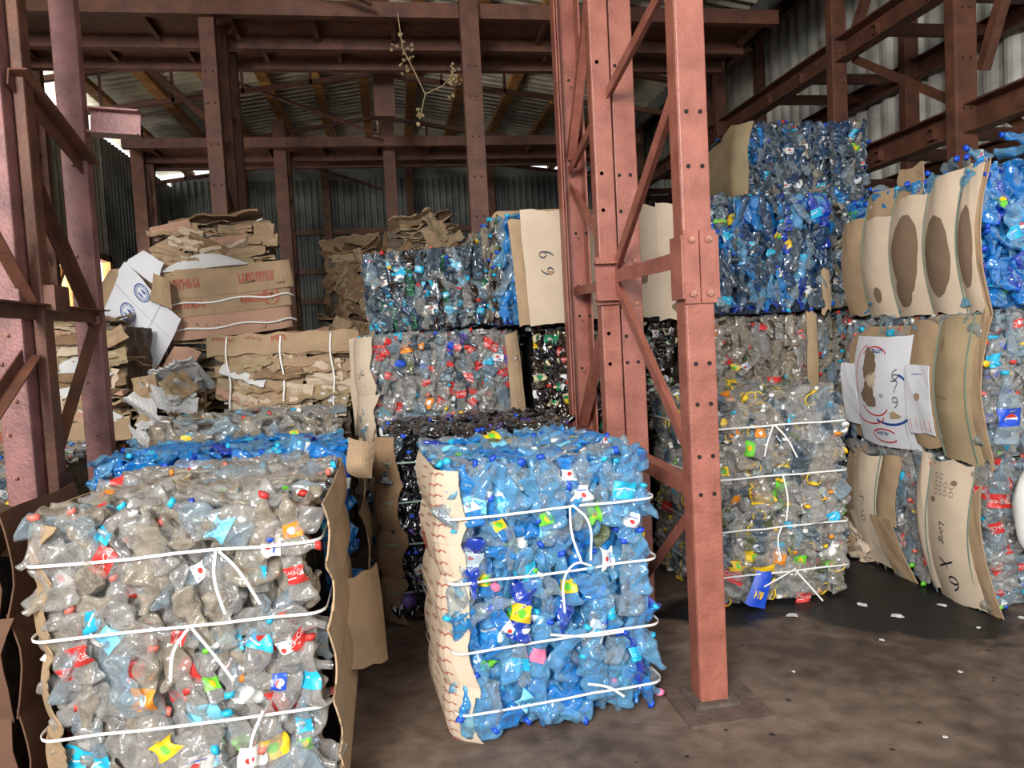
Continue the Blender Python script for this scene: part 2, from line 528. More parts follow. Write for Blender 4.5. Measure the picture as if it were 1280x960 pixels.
LABELS = {   # ground colour, prints: (kind, ..., colour)
    'cola': ('red', [('t', 'Coca-Cola', 0.35, 0.026, 0, 0, 'white')]),
    'cola_ru': ('red', [('t', 'Coca-Cola', 0.35, 0.02, 0, 0.012, 'white'), ('s', [(-.05, -.018), (0, -.008), (.05, -.02)], .004, 'white')]),
    'pepsi': ('royal', [('t', 'pepsi', 0, 0.013, 0, 0.026, 'white'), ('g',)]),
    'water': ('sky', [('s', [(-.045, .02), (-.03, .006), (-.02, .02), (-.005, .005), (.01, .02), (.025, .006), (.04, .02)], .004, 'royal'), ('s', [(-.045, -.005), (-.03, -.018), (-.015, -.004), (0, -.018), (.015, -.004), (.035, -.018)], .004, 'cyan'), ('s', [(-.05, .03), (.05, .03)], .003, 'white')]),
    'yellow': ('yellow', [('b', 0, 0, .018, .018, 'lime')]),
    'orange': ('orange', [('b', 0, 0, .016, .016, 'white')]),
    'green': ('lime', [('b', .005, 0, .015, .018, 'yellow')]),
    'cyan': ('cyan', [('s', [(-.04, 0), (0, .01), (.04, 0)], .006, 'white')]),
    'white': ('white', [('s', [(-.03, .012), (.03, .012)], .005, 'royal'), ('b', 0, -.008, .012, .01, 'red')]),
    'cream': ('cream', [('b', 0, 0, .015, .02, 'dgreen')]),
    'purple': ('purple', []), 'pinkl': ('pink', []), 'dgreen': ('dgreen', [('b', 0, 0, .02, .012, 'white')]),
}
_LM = {}
def label_mesh(b, lab, side=1):
    k = (id(b), lab, side)
    if k in _LM: return _LM[k]
    g, prints = LABELS[lab]
    V, T = b.label(side=side); mats = [g]; Vs = [V]; Ts = [T]; mi = [0] * len(T); off = len(V)
    for p in prints:
        items = []
        if p[0] == 't':
            v, t = text2d(p[1], p[2]); v = v * p[3]; mw = b.R * 2.3
            wd = v[:, 0].max() * 2
            if wd > mw: v = v * np.array([mw / wd, 1])
            items.append((v + [p[4], p[5]], t, p[6]))
        elif p[0] == 's': v, t = stroke2d(p[1], p[2]); items.append((v, t, p[3]))
        elif p[0] == 'b': v, t = blob2d(p[1], p[2], p[3], p[4], 14, .06); items.append((v, t, p[5]))
        elif p[0] == 'g':
            v, t = blob2d(0, -.006, .021, .021, 20, 0); items.append((v, t, 'white'))
            a = [(.019 * cos(q), -.004 + .019 * sin(q)) for q in np.linspace(0.15, pi - .15, 10)]
            v = np.array(a + [(-.008, .003), (.006, -.001)]); t = np.array([(0, i, i + 1) for i in range(1, len(v) - 1)]); items.append((v, t, 'red'))
            a = [(.019 * cos(q), -.008 - .019 * sin(q)) for q in np.linspace(0.15, pi - .15, 10)]
            v = np.array(a + [(-.006, -.008), (.008, -.012)]); t = np.array([(0, i, i + 1) for i in range(1, len(v) - 1)]); items.append((v, t, 'royal'))
        for q, (v, t, mt) in enumerate(items):
            W = b.ink(v, side=side) + np.array([0, 0, 0.0006 * q * side])
            if mt not in mats: mats.append(mt)
            Vs.append(W); Ts.append(t + off); mi += [mats.index(mt)] * len(t); off += len(W)
    me = mesh_np('bottle_label', np.vstack(Vs), np.vstack(Ts), mi, mats)
    _LM[k] = me
    return me


_BM = {}
def body_mesh(b, mat):
    k = (id(b), mat)
    if k not in _BM: _BM[k] = mesh_np('plastic_bottle', b.V, b.T, [0] * len(b.T), [mat])
    return _BM[k]
def cap_mesh(b, mat):
    k = (id(b), 'cap', mat)
    if k not in _BM: _BM[k] = mesh_np('bottle_cap', b.capV, b.capT, [0] * len(b.capT), [mat])
    return _BM[k]
def handle_mesh(b, mat):
    k = (id(b), 'handle', mat)
    if k not in _BM:
        V, T = b.handle(); _BM[k] = mesh_np('bottle_handle', V, T, [0] * len(T), [mat])
    return _BM[k]


def pick(d, rg):
    ks = list(d); x = rg.random() * sum(d.values())
    for k in ks:
        x -= d[k]
        if x <= 0: return k
    return ks[-1]


def bulge(z, H, n, amp):
    """a strapped bale swells between its n straps"""
    if n <= 0: return amp * sin(pi * min(max(z / H, 0), 1))
    q = z / H * (n + 1) - 0.5
    return amp * (abs(sin(pi * (q + 0.5)))) ** 0.7


def fill_face(rg, face, W, D, H, st, n_str, amp, layers, up_bias, area_per):
    """slots (pos, length axis, outward axis, layer) on one face of the bale; local origin is the bottom centre"""
    out = []
    if face in 'FB': A, B = W, H
    elif face in 'LR': A, B = D, H
    else: A, B = W, D
    bl, bw = st
    for ly in range(layers):
        nb = max(1, round(B / (bl * .62))); na = max(1, round(A / (bw * 1.25)))
        for i in range(na):
            for j in range(nb):
                a = (i + .5 + rg.uniform(-.45, .45)) / na * A - A / 2
                b_ = (j + .5 + rg.uniform(-.45, .45)) / nb * B
                a = max(-A / 2 + .04, min(A / 2 - .04, a)); b_ = max(.07, min(B - .05, b_))
                dep = ly * 0.035 + rg.uniform(-.012, .018)
                if face in 'FB':
                    s_ = -1 if face == 'F' else 1
                    p = Vector((a, s_ * (D / 2 - dep + bulge(b_, H, n_str, amp)), b_)); nn = Vector((0, s_, 0)); ua = Vector((0, 0, 1)); sa = Vector((1, 0, 0))
                elif face in 'LR':
                    s_ = -1 if face == 'L' else 1
                    p = Vector((s_ * (W / 2 - dep + bulge(b_, H, n_str, amp)), a, b_)); nn = Vector((s_, 0, 0)); ua = Vector((0, 0, 1)); sa = Vector((0, 1, 0))
                else:
                    b2 = max(.05, min(D - .05, b_))
                    p = Vector((a, b2 - D / 2, H - dep)); nn = Vector((0, 0, 1)); ua = Vector((1, 0, 0)); sa = Vector((0, 1, 0))
                if rg.random() < up_bias: th = rg.gauss(0, .28) + (pi if rg.random() < .5 else 0)
                else: th = rg.uniform(0, 2 * pi)
                ax = ua * cos(th) + sa * sin(th)
                if rg.random() < .09: ax = (nn + ax * .35)
                else: ax = ax + nn * rg.uniform(-.3, .3)
                ax.normalize()
                zz = (nn + Vector((rg.uniform(-.6, .6), rg.uniform(-.6, .6), rg.uniform(-.6, .6))))
                zz = (zz - ax * zz.dot(ax))
                if zz.length < .05: zz = ax.orthogonal()
                zz.normalize()
                out.append((ly, p, ax, zz, face))
    return out


def rbox_loop(W, D, z, off, n=5, tilt=0.0, rad=0.06):
    """points round a bale at height z, with outward directions"""
    pts = []; nr = []
    w2, d2 = W / 2 + off, D / 2 + off
    for sx, sy, a0 in ((1, -1, -90), (1, 1, 0), (-1, 1, 90), (-1, -1, 180)):
        for k in range(n):
            a = radians(a0 + 90 * k / (n - 1))
            pts.append(Vector((sx * (w2 - rad) + rad * cos(a), sy * (d2 - rad) + rad * sin(a), z + tilt * sx * 0.5)))
            nr.append(Vector((cos(a), sin(a), 0)))
    pts.append(pts[0].copy()); nr.append(nr[0])
    # finer with slight waviness
    P = []; Nn = []
    rg = random.Random(int(z * 1000))
    for i in range(len(pts) - 1):
        m = 6 if (pts[i + 1] - pts[i]).length > .2 else 1
        for k in range(m):
            t = k / m
            q = pts[i].lerp(pts[i + 1], t)
            if m > 1 and k: q.z += rg.uniform(-.004, .004)
            P.append(q); Nn.append(nr[i].lerp(nr[i + 1], t))
    P.append(P[0].copy()); Nn.append(Nn[0])
    return P, Nn


def lumpy_box(name, W, D, H, mat, parent, seed=0, n_str=0, amp=0.0, inset=0.07, top_in=0.05):
    rg = np.random.default_rng(seed)
    n = 14
    V = []; T = []
    def quad(o, a, b, flip):
        k = len(V)
        for i in range(n + 1):
            for j in range(n + 1): V.append(o + a * i / n + b * j / n)
        for i in range(n):
            for j in range(n):
                p = k + i * (n + 1) + j
                q = [(p, p + n + 1, p + 1), (p + 1, p + n + 1, p + n + 2)]
                T.extend([t[::-1] for t in q] if flip else q)
    w2, d2 = W / 2 - inset, D / 2 - inset
    z0, z1 = 0.012, H - top_in
    o = np.array([-w2, -d2, z0]); X = np.array([2 * w2, 0, 0]); Y = np.array([0, 2 * d2, 0]); Z = np.array([0, 0, z1 - z0])
    quad(o, X, Z, False); quad(o + Y, X, Z, True); quad(o, Y, Z, True); quad(o + X, Y, Z, False); quad(o + Z, X, Y, False); quad(o, X, Y, True)
    V = np.array(V)
    f = lambda P, k: np.sin(P[:, 0] * 31 + k + 3 * np.sin(P[:, 2] * 17)) * np.sin(P[:, 1] * 27 + 2 * k) * np.sin(P[:, 2] * 29 + k)
    dn = f(V, seed % 7) * 0.018
    c = np.array([0, 0, H / 2]); d = V - c; d /= np.linalg.norm(d, axis=1)[:, None]
    V = V + d * dn[:, None]
    V[:, 2] = np.maximum(V[:, 2], 0.004)
    return link(name, mesh_np(name, V, T, [0] * len(T), [mat], True), parent)


def bale(x0, x1, y0, D, z0, H, label, mix, caps, labs, core, faces='FT', bset='lo', yaw=0.0, n_str=4, straps=None, amp=0.02, layers=2, subparts=False,
         up_bias=.6, group=None, seed=1, cap_p=.45, lab_p=.35, slot=(.23, .085), nparts=100, strap_mat='strap', mix_side=None, tilt=(0, 0)):
    """a strapped bale of crushed bottles; x0..x1 is its front, y0 the front's distance, D its depth"""
    rg = random.Random(seed)
    W = x1 - x0
    root = empty('bottle_bale', ((x0 + x1) / 2, y0 + D / 2, z0), yaw)
    root.rotation_euler = (tilt[0], tilt[1], yaw)
    tag(root, label, 'bale', group)
    lumpy_box('pressed_core', W, D, H, core, root, seed)
    slots = []
    for f in faces:
        slots += fill_face(rg, f, W, D, H, slot, n_str, amp, layers if f in 'FLR' else max(1, layers - 1), up_bias, 0)
    pri = {c: i for i, c in enumerate(faces)}
    slots.sort(key=lambda s: (s[0] + (0 if pri[s[4]] == 0 else .6 * pri[s[4]]), rg.random()))
    Vs = []; Ts = []; MI = []; mats = []; off = 0
    def midx(m):
        if m not in mats: mats.append(m)
        return mats.index(m)
    def isvis(s):
        p = s[1]
        return True
    B = SETS[bset]
    for k, (ly, p, ax, zz, fc) in enumerate(slots):
        b = rg.choice(B)
        sc = rg.uniform(.78, 1.05)
        yy = zz.cross(ax)
        R3 = Matrix((ax, yy, zz)).transposed()
        # keep the whole bottle inside the bale's footprint and off the ground
        hl = b.L * sc / 2
        q = p.copy()
        ex = abs(ax.x) * hl + .02; ey = abs(ax.y) * hl + .02; ez = abs(ax.z) * hl + .025
        q.x = max(-W / 2 - amp - .015 + ex, min(W / 2 + amp + .015 - ex, q.x)) if W > 2 * ex else 0
        q.y = max(-D / 2 - amp - .02 + ey, min(D / 2 + amp + .02 - ey, q.y)) if D > 2 * ey else 0
        q.z = max(ez, min(H + .03 - ez, q.z))
        m = pick(mix_side if (mix_side and fc in 'LR') else mix, rg)
        cm = pick(caps, rg) if rg.random() < cap_p else None
        lm = pick(labs, rg) if (labs and rg.random() < lab_p) else None
        hm = 'yellow' if (b.kind == 'jug' and rg.random() < .55) else None
        if k < nparts:
            o = link('plastic_bottle', body_mesh(b, m), root)
            o.matrix_local = Matrix.Translation(q) @ R3.to_4x4() @ Matrix.Scale(sc, 4)
            if cm:
                c = link('bottle_cap', cap_mesh(b, cm), o)
            if lm: link('bottle_label', label_mesh(b, lm), o)
            if hm: link('bottle_handle', handle_mesh(b, hm), o)
        else:
            A = np.array(R3) * sc; t = np.array(q)
            for V, T, mm in ((b.V, b.T, m), (b.capV, b.capT, cm), ((*b.label(), LABELS[lm][0]) if lm else (None, None, None)), ((*b.handle(), hm) if hm else (None, None, None))):
                if mm is None: continue
                Vs.append(V @ A.T + t); Ts.append(T + off); MI += [midx(mm)] * len(T); off += len(V)
    if Vs:
        o = link('crushed_bottles', mesh_np('crushed_bottles', np.vstack(Vs), np.vstack(Ts), MI, mats), root)
        o['kind'] = 'stuff'
    for i, z in enumerate(straps if straps is not None else []):
        P, Nn = rbox_loop(W, D, z, .05)
        mb = MB(); mb.ribbon([Vector((p.x * (W / 2 + .03) / (W / 2 + .05), p.y, p.z)) for p in P], .0095, .002, strap_mat, Nn); mb.build('strap', root)
    return root


# ------------------------------------------------------------------ cardboard
def sheet(name, Pf, parent, mat, nu=14, nv=14, th=.006, inks=(), jag=0.0, seed=0, label=None, outline=None):
    """a sheet of cardboard following Pf(u, v) -> (point); u, v in 0..1; inks = (V2d in uv, T, material)"""
    rg = random.Random(seed)
    def nrm(u, v):
        e = 1e-3
        a = Vector(Pf(u + e, v)) - Vector(Pf(u - e, v)); b = Vector(Pf(u, v + e)) - Vector(Pf(u, v - e))
        n = a.cross(b)
        return n.normalized() if n.length > 0 else Vector((0, -1, 0))
    def edge():
        a = [rg.gauss(0, jag) for _ in range(5)]; n_ = max(nu, nv) + 1; o = []
        for i in range(n_):
            t = i / (n_ - 1) * 4; k = min(3, int(t)); o.append(a[k] * (1 - t + k) + a[k + 1] * (t - k) + rg.uniform(-jag, jag) * .15)
        return o
    js = [edge() for _ in range(4)]
    Pf0 = Pf; c1, c2, c3 = rg.random() * 6, rg.random() * 6, rg.uniform(3, 7)
    def Pf(u, v):
        q = Vector(Pf0(u, v)); k = .004 * sin(c3 * u + c1 + 2 * v) * sin(5 * v + c2) + .002 * abs(sin(9 * u * v + c1 + 4 * v)); return q + Vector((k * .7, -k * .7, 0))
    V = []; T = []; mats = [mat]; mi = []
    for side in (0, 1):
        for i in range(nu + 1):
            for j in range(nv + 1):
                u, v = i / nu, j / nv
                uu, vv = u, v
                if i == 0: uu += js[0][j]
                if i == nu: uu += js[1][j]
                if j == 0: vv += js[2][i]
                if j == nv: vv += js[3][i]
                if outline: uu, vv = outline(uu, vv)
                p = Vector(Pf(uu, vv)); n = nrm(uu, vv)
                V.append(p + n * (th / 2 if side == 0 else -th / 2))
    st = (nu + 1) * (nv + 1)
    idx = lambda i, j: i * (nv + 1) + j
    for i in range(nu):
        for j in range(nv):
            a, b, c, d = idx(i, j), idx(i + 1, j), idx(i + 1, j + 1), idx(i, j + 1)
            T += [(a, b, c), (a, c, d), (a + st, c + st, b + st), (a + st, d + st, c + st)]
    def rim(seq):
        for a, b in zip(seq, seq[1:]): T.extend([(a, a + st, b + st), (a, b + st, b)])
    rim([idx(i, 0) for i in range(nu + 1)][::-1]); rim([idx(nu, j) for j in range(nv + 1)][::-1]); rim([idx(i, nv) for i in range(nu + 1)]); rim([idx(0, j) for j in range(nv + 1)])
    mi = [0] * len(T)
    for q, (v2, t2, m) in enumerate(inks):
        off = len(V)
        for (u, v) in v2:
            if outline: u, v = outline(u, v)
            V.append(Vector(Pf(u, v)) + nrm(u, v) * (th / 2 + .0022 + .0004 * min(q, 12)))
        if m not in mats: mats.append(m)
        T += [tuple(int(x) + off for x in t) for t in t2]; mi += [mats.index(m)] * len(t2)
    me = mesh_np(name, np.array([tuple(v) for v in V]), T, mi, mats, False)
    o = link(name, me, parent)
    if label: o['label'] = label
    return o


def tuv(body, cu_, cv, hu, hv, rot=0, shear=0.0):
    """lettering placed in sheet coordinates: height hv (in v) for the letters, hu = u size of one letter height"""
    v, t = text2d(body, shear)
    a = radians(rot)
    x = v[:, 0] * cos(a) - v[:, 1] * sin(a); y = v[:, 0] * sin(a) + v[:, 1] * cos(a)
    return np.stack([cu_ + x * hu, cv + y * hv], -1), t


def scribble(cu_, cv, w_, h_, n, seed, wd, mat='redink'):
    """worn illegible print: a row of broken letter-like strokes"""
    rg = random.Random(seed); out = []
    for i in range(n):
        u = cu_ - w_ / 2 + w_ * (i + .5) / n; a = w_ / n * .36; b = h_ / 2
        P = [(u + rg.choice((-a, 0, a)), cv + rg.choice((-b, -b * .2, b * .3, b))) for _ in range(4)]
        V, T = stroke2d([(u - a, cv - b), (u - a, cv + b)], wd); out.append((V, T, mat))
        V, T = stroke2d(P, wd); out.append((V, T, mat))
    return out


PLATES = []
def make_plates():
    for s in range(14):
        rg = random.Random(900 + s)
        nx, ny = 12, 5
        V = []; T = []; th = rg.choice([.006, .008, .012])
        f1, f2, p1, p2 = rg.uniform(3, 9), rg.uniform(4, 12), rg.random() * 6, rg.random() * 6
        am = rg.uniform(.006, .02); tear = [rg.uniform(-.06, .06) for _ in range(nx + 1)]
        for side in (1, -1):
            for i in range(nx + 1):
                for j in range(ny + 1):
                    x = i / nx - .5; y = j / ny - .5
                    if j == 0: y += tear[i] * .5 + (.03 if i % 3 == 0 else 0)
                    if i in (0, nx): x += tear[j] * .4
                    z = am * sin(f1 * x * 2 + p1) + am * .6 * sin(f2 * y + p2 + 3 * x) - (0.02 * (rg.random() if j == 0 else 0))
                    V.append((x, y, z + side * th / 2))
        st = (nx + 1) * (ny + 1); idx = lambda i, j: i * (ny + 1) + j
        for i in range(nx):
            for j in range(ny):
                a, b, c, d = idx(i, j), idx(i + 1, j), idx(i + 1, j + 1), idx(i, j + 1)
                T += [(a, b, c), (a, c, d), (a + st, c + st, b + st), (a + st, d + st, c + st)]
        def rim(seq):
            for a, b in zip(seq, seq[1:]): T.extend([(a, a + st, b + st), (a, b + st, b)])
        rim([idx(i, 0) for i in range(nx + 1)][::-1]); rim([idx(nx, j) for j in range(ny + 1)][::-1]); rim([idx(i, ny) for i in range(nx + 1)]); rim([idx(0, j) for j in range(ny + 1)])
        PLATES.append((np.array(V), np.array(T)))
make_plates()
_PM = {}
def plate_mesh(i, mat):
    if (i, mat) not in _PM: _PM[(i, mat)] = mesh_np('cardboard_sheet', PLATES[i][0], PLATES[i][1], [0] * len(PLATES[i][1]), [mat], False)
    return _PM[(i, mat)]


def card_bale(x0, x1, y0, D, z0, H, label, mats, yaw=0.0, tilt=(0, 0), n=90, seed=3, core='core_card', vertical=False, group=None, straps=(), round_=0.0, shrink_top=0.0, mess=1.0):
    rg = random.Random(seed); W = x1 - x0
    root = empty('cardboard_bale', ((x0 + x1) / 2, y0 + D / 2, z0), yaw)
    root.rotation_euler = (tilt[0], tilt[1], yaw)
    tag(root, label, 'bale', group)
    lumpy_box('pressed_core', W, D, H, core, root, seed, inset=.09, top_in=.06)
    for k in range(n):
        m = pick(mats, rg)
        i = rg.randrange(len(PLATES))
        o = link('cardboard_sheet', plate_mesh(i, m), root)
        if vertical:
            # sheets standing on edge
            x = rg.uniform(-W / 2 + .03, W / 2 - .03)
            s_ = Vector((rg.uniform(.7, 1.0) * H, rg.uniform(.6, .9) * D, 1))
            zc = H / 2 + rg.uniform(-.02, .06)
            o.matrix_local = (Matrix.Translation((x, -D * .06 + rg.uniform(-.04, .04), zc)) @ Matrix.Rotation(rg.gauss(0, .1), 4, 'X') @
                              Matrix.Rotation(-pi / 2 + rg.gauss(0, .1), 4, 'Y') @ Matrix.Diagonal((s_.x, s_.y, 1, 1)))
        else:
            t = (k + .5) / n
            z = .03 + (H - .05) * t + rg.uniform(-.01, .01)
            ww = W * (1 - shrink_top * max(0, t - .5) * 2) * (1 + round_ * sin(pi * t))
            wx = rg.uniform(.35, .85) * ww
            x = rg.uniform(-ww / 2 + wx / 2, ww / 2 - wx / 2)
            wy = rg.uniform(.4, .8) * D
            y = -D / 2 + wy / 2 + rg.uniform(-.035, .03)
            if rg.random() < .25: y = D / 2 - wy / 2
            o.matrix_local = (Matrix.Translation((x, y, z)) @ Matrix.Rotation(rg.gauss(0, .16), 4, 'Z') @ Matrix.Rotation(rg.gauss(0, .075 * mess), 4, 'Y') @
                              Matrix.Rotation(rg.gauss(.05, .12 * mess), 4, 'X') @ Matrix.Diagonal((wx, wy, rg.uniform(.7, 1.6), 1)))
    # crumpled front pieces, sheets folded down over the face
    for k in range(int(n * .55) if not vertical else 0):
        m = pick(mats, rg); i = rg.randrange(len(PLATES))
        o = link('cardboard_sheet', plate_mesh(i, m), root)
        wx = rg.uniform(.15, .45) * W; wz = rg.uniform(.07, .19)
        o.matrix_local = (Matrix.Translation((rg.uniform(-W / 2 + wx / 2, W / 2 - wx / 2), -D / 2 - .035 + rg.uniform(-.01, .02), rg.uniform(.08, H - .08))) @
                          Matrix.Rotation(rg.gauss(0, .24 * mess), 4, 'Y') @ Matrix.Rotation(pi / 2 + rg.gauss(-.25, .4), 4, 'X') @ Matrix.Diagonal((wx, wz, .8, 1)))
    return root


# ================================================================== SETTING
def struct(o, label=None):
    o['kind'] = 'structure'
    return o


def floor():
    m, N, L = newmat('packed_dirty_floor')
    out = N.new('ShaderNodeOutputMaterial'); b = N.new('ShaderNodeBsdfPrincipled'); L.new(b.outputs[0], out.inputs[0])
    g = N.new('ShaderNodeNewGeometry')
    def noise(sc, det=6, dist=0.0):
        n = N.new('ShaderNodeTexNoise'); n.inputs['Scale'].default_value = sc; n.inputs['Detail'].default_value = det; n.inputs['Distortion'].default_value = dist
        L.new(g.outputs['Position'], n.inputs['Vector']); return n
    n1 = noise(1.1, 7, .4); n2 = noise(9, 8); n3 = noise(2.2, 6, 1.2)
    r = N.new('ShaderNodeValToRGB')
    r.color_ramp.elements[0].position = .38; r.color_ramp.elements[0].color = (.062, .042, .031, 1)
    r.color_ramp.elements[1].position = .62; r.color_ramp.elements[1].color = (.185, .132, .100, 1)
    mxn = N.new('ShaderNodeMath'); mxn.operation = 'MULTIPLY_ADD'; mxn.inputs[1].default_value = .45
    L.new(n2.outputs[0], mxn.inputs[0])
    h = N.new('ShaderNodeMath'); h.operation = 'MULTIPLY'; h.inputs[1].default_value = .55
    L.new(n1.outputs[0], h.inputs[0]); L.new(h.outputs[0], mxn.inputs[2]); L.new(mxn.outputs[0], r.inputs[0])
    # small oil drips
    vo = N.new('ShaderNodeTexVoronoi'); vo.inputs['Scale'].default_value = 6.5
    L.new(g.outputs['Position'], vo.inputs['Vector'])
    dr = N.new('ShaderNodeMapRange'); dr.inputs[1].default_value = .05; dr.inputs[2].default_value = .10
    ds = N.new('ShaderNodeMath'); ds.operation = 'MULTIPLY_ADD'; ds.inputs[1].default_value = .12; 
    L.new(n2.outputs[0], ds.inputs[0]); L.new(vo.outputs['Distance'], ds.inputs[2])
    dr.inputs[1].default_value = .115; dr.inputs[2].default_value = .14
    L.new(ds.outputs[0], dr.inputs[0])
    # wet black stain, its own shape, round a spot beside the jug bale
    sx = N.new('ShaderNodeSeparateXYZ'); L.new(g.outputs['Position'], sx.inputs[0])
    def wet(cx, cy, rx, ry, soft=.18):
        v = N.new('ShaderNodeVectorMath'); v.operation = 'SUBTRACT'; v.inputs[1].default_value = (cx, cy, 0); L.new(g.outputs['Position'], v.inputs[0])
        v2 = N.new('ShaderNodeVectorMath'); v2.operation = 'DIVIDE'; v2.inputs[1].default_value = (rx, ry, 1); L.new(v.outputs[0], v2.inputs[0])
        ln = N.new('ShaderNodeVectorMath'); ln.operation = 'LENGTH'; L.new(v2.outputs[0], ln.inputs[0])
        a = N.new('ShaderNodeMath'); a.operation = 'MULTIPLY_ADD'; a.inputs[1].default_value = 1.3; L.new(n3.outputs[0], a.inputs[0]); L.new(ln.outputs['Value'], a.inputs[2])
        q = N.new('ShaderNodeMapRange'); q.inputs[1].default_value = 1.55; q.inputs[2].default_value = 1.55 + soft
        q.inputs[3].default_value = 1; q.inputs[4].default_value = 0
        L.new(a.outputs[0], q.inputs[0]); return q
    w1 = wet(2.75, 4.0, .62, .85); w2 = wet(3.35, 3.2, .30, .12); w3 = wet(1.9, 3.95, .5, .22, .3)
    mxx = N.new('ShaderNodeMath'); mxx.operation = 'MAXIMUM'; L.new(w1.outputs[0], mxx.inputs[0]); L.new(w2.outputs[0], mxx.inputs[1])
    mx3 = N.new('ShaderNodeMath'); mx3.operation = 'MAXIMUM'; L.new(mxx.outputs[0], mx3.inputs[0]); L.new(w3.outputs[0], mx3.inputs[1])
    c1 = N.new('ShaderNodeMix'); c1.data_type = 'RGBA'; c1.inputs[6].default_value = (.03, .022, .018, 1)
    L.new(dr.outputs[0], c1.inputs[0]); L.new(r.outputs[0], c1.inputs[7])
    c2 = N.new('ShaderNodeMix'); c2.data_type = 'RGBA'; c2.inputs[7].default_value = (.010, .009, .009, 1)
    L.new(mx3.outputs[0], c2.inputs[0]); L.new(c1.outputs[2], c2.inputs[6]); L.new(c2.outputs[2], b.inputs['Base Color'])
    rr = N.new('ShaderNodeMapRange'); rr.inputs[3].default_value = .62; rr.inputs[4].default_value = .45
    L.new(mx3.outputs[0], rr.inputs[0]); L.new(rr.outputs[0], b.inputs['Roughness'])
    b.inputs['Specular IOR Level'].default_value = .35
    bp = N.new('ShaderNodeBump'); bp.inputs['Strength'].default_value = .5; bp.inputs['Distance'].default_value = .03
    n4 = noise(5, 9, .6); L.new(n4.outputs[0], bp.inputs['Height']); L.new(bp.outputs[0], b.inputs['Normal'])
    MAT['floor'] = m
    mb = MB()
    n = 40
    vs = []; x0, x1, y0, y1 = -5, 6.6, -6, 17.2
    for i in range(n + 1):
        for j in range(n + 1): vs.append((x0 + (x1 - x0) * i / n, y0 + (y1 - y0) * j / n, 0.0))
    fs = [(i * (n + 1) + j, (i + 1) * (n + 1) + j, (i + 1) * (n + 1) + j + 1, i * (n + 1) + j + 1) for i in range(n) for j in range(n)]
    mb.add(vs, fs, 'floor')
    mb.box((x0, y0, -.2), (x1, y1, -.01), 'dirt')
    struct(mb.build('floor'))
floor()


def corrugated(name, origin, du, dv, wave, amp, mat, parent=None, trap=False, th=0.0, structure=True):
    """sheet from origin, width vector du (waves run across it), height vector dv"""
    o = Vector(origin); du = Vector(du); dv = Vector(dv)
    nn = du.cross(dv).normalized()
    n = max(2, int(du.length / wave * 6)); V = []; T = []
    for j in (0, 1):
        for i in range(n + 1):
            s_ = i / n * du.length / wave
            if trap:
                f_ = s_ % 1; h = min(1, max(-1, 3.2 * sin(2 * pi * f_)))
            else: h = sin(2 * pi * s_)
            V.append(tuple(o + du * i / n + dv * j + nn * amp * h))
    for i in range(n): T += [(i, i + 1, n + 2 + i), (i, n + 2 + i, n + 1 + i)]
    ob = link(name, mesh_np(name, V, T, [0] * len(T), [mat], not trap), parent)
    if structure and not parent: struct(ob)
    return ob


RL = 0.0      # ridge X
ZE, ZR, XL_, XR_ = 5.5, 6.25, -4.4, 4.6
# left wall with its door opening (y 8.6..12.8, up to z 3.25), leaving a light gap under the eaves
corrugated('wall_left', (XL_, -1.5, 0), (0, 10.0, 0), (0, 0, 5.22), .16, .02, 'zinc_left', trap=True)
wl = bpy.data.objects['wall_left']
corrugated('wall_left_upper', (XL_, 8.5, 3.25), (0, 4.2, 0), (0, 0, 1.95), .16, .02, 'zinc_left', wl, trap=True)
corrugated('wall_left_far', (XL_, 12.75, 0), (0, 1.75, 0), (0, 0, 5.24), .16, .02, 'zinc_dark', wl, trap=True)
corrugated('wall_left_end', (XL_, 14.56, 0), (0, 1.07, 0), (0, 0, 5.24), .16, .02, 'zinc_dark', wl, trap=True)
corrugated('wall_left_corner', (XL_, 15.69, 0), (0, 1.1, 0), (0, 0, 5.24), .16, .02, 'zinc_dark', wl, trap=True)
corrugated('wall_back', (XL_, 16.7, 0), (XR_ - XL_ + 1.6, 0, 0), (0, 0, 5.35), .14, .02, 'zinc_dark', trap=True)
wb = bpy.data.objects['wall_back']
mb = MB()
mb.add([(XL_, 16.72, 5.35), (XR_, 16.72, 5.35), (RL + .1, 16.72, 6.12)], [(0, 1, 2)], 'zinc_dark')
mb.box((XR_ - .1, 16.71, 5.3), (6.2, 16.73, 6.7), 'zinc_dark')
mb.build('gable_sheet', wb)
mb = MB()
for z in (1.4, 2.7, 3.35, 4.2):
    mb.extrude((XL_, 16.6, z), (XR_ + 1.6, 16.6, z), B_prof(.1, .12), 'steel_old_dim')
for x in (-2.9, -1.2, .6, 2.4, 4.2):
    mb.extrude((x, 16.55, 0), (x, 16.55, 5.6), B_prof(.16, .16), 'steel_old_dim')
mb.build('wall_girt', wb)
corrugated('wall_right', (6.15, -1.5, 0), (0, 18.3, 0), (0, 0, 6.6), .26, .032, 'zinc', trap=True)
# roof
corrugated('ceiling', (XL_ - .25, -1.5, ZE + .02), (0, 18.4, 0), (-(XL_ - .25) + RL, 0, ZR - ZE), .19, .028, 'asbestos')
ce = bpy.data.objects['ceiling']
corrugated('roof_slope', (RL, -1.5, ZR), (0, 18.4, 0), (XR_ - RL, 0, ZE - ZR), .19, .028, 'asbestos', ce)
corrugated('roof_aisle', (XR_ - .2, -1.5, 6.5), (0, 18.4, 0), (6.4 - XR_, 0, .12), .19, .028, 'asbestos', ce)
mb = MB(); mb.box((XR_ - .06, -1.5, 5.3), (XR_, 16.9, 6.5), 'zinc_dark'); mb.build('roof_fascia', ce)

def roofz(x): return ZE + (ZR - ZE) * (1 - abs(x - RL) / (RL - XL_)) if x < RL else ZR - (ZR - ZE) * (x - RL) / (XR_ - RL)

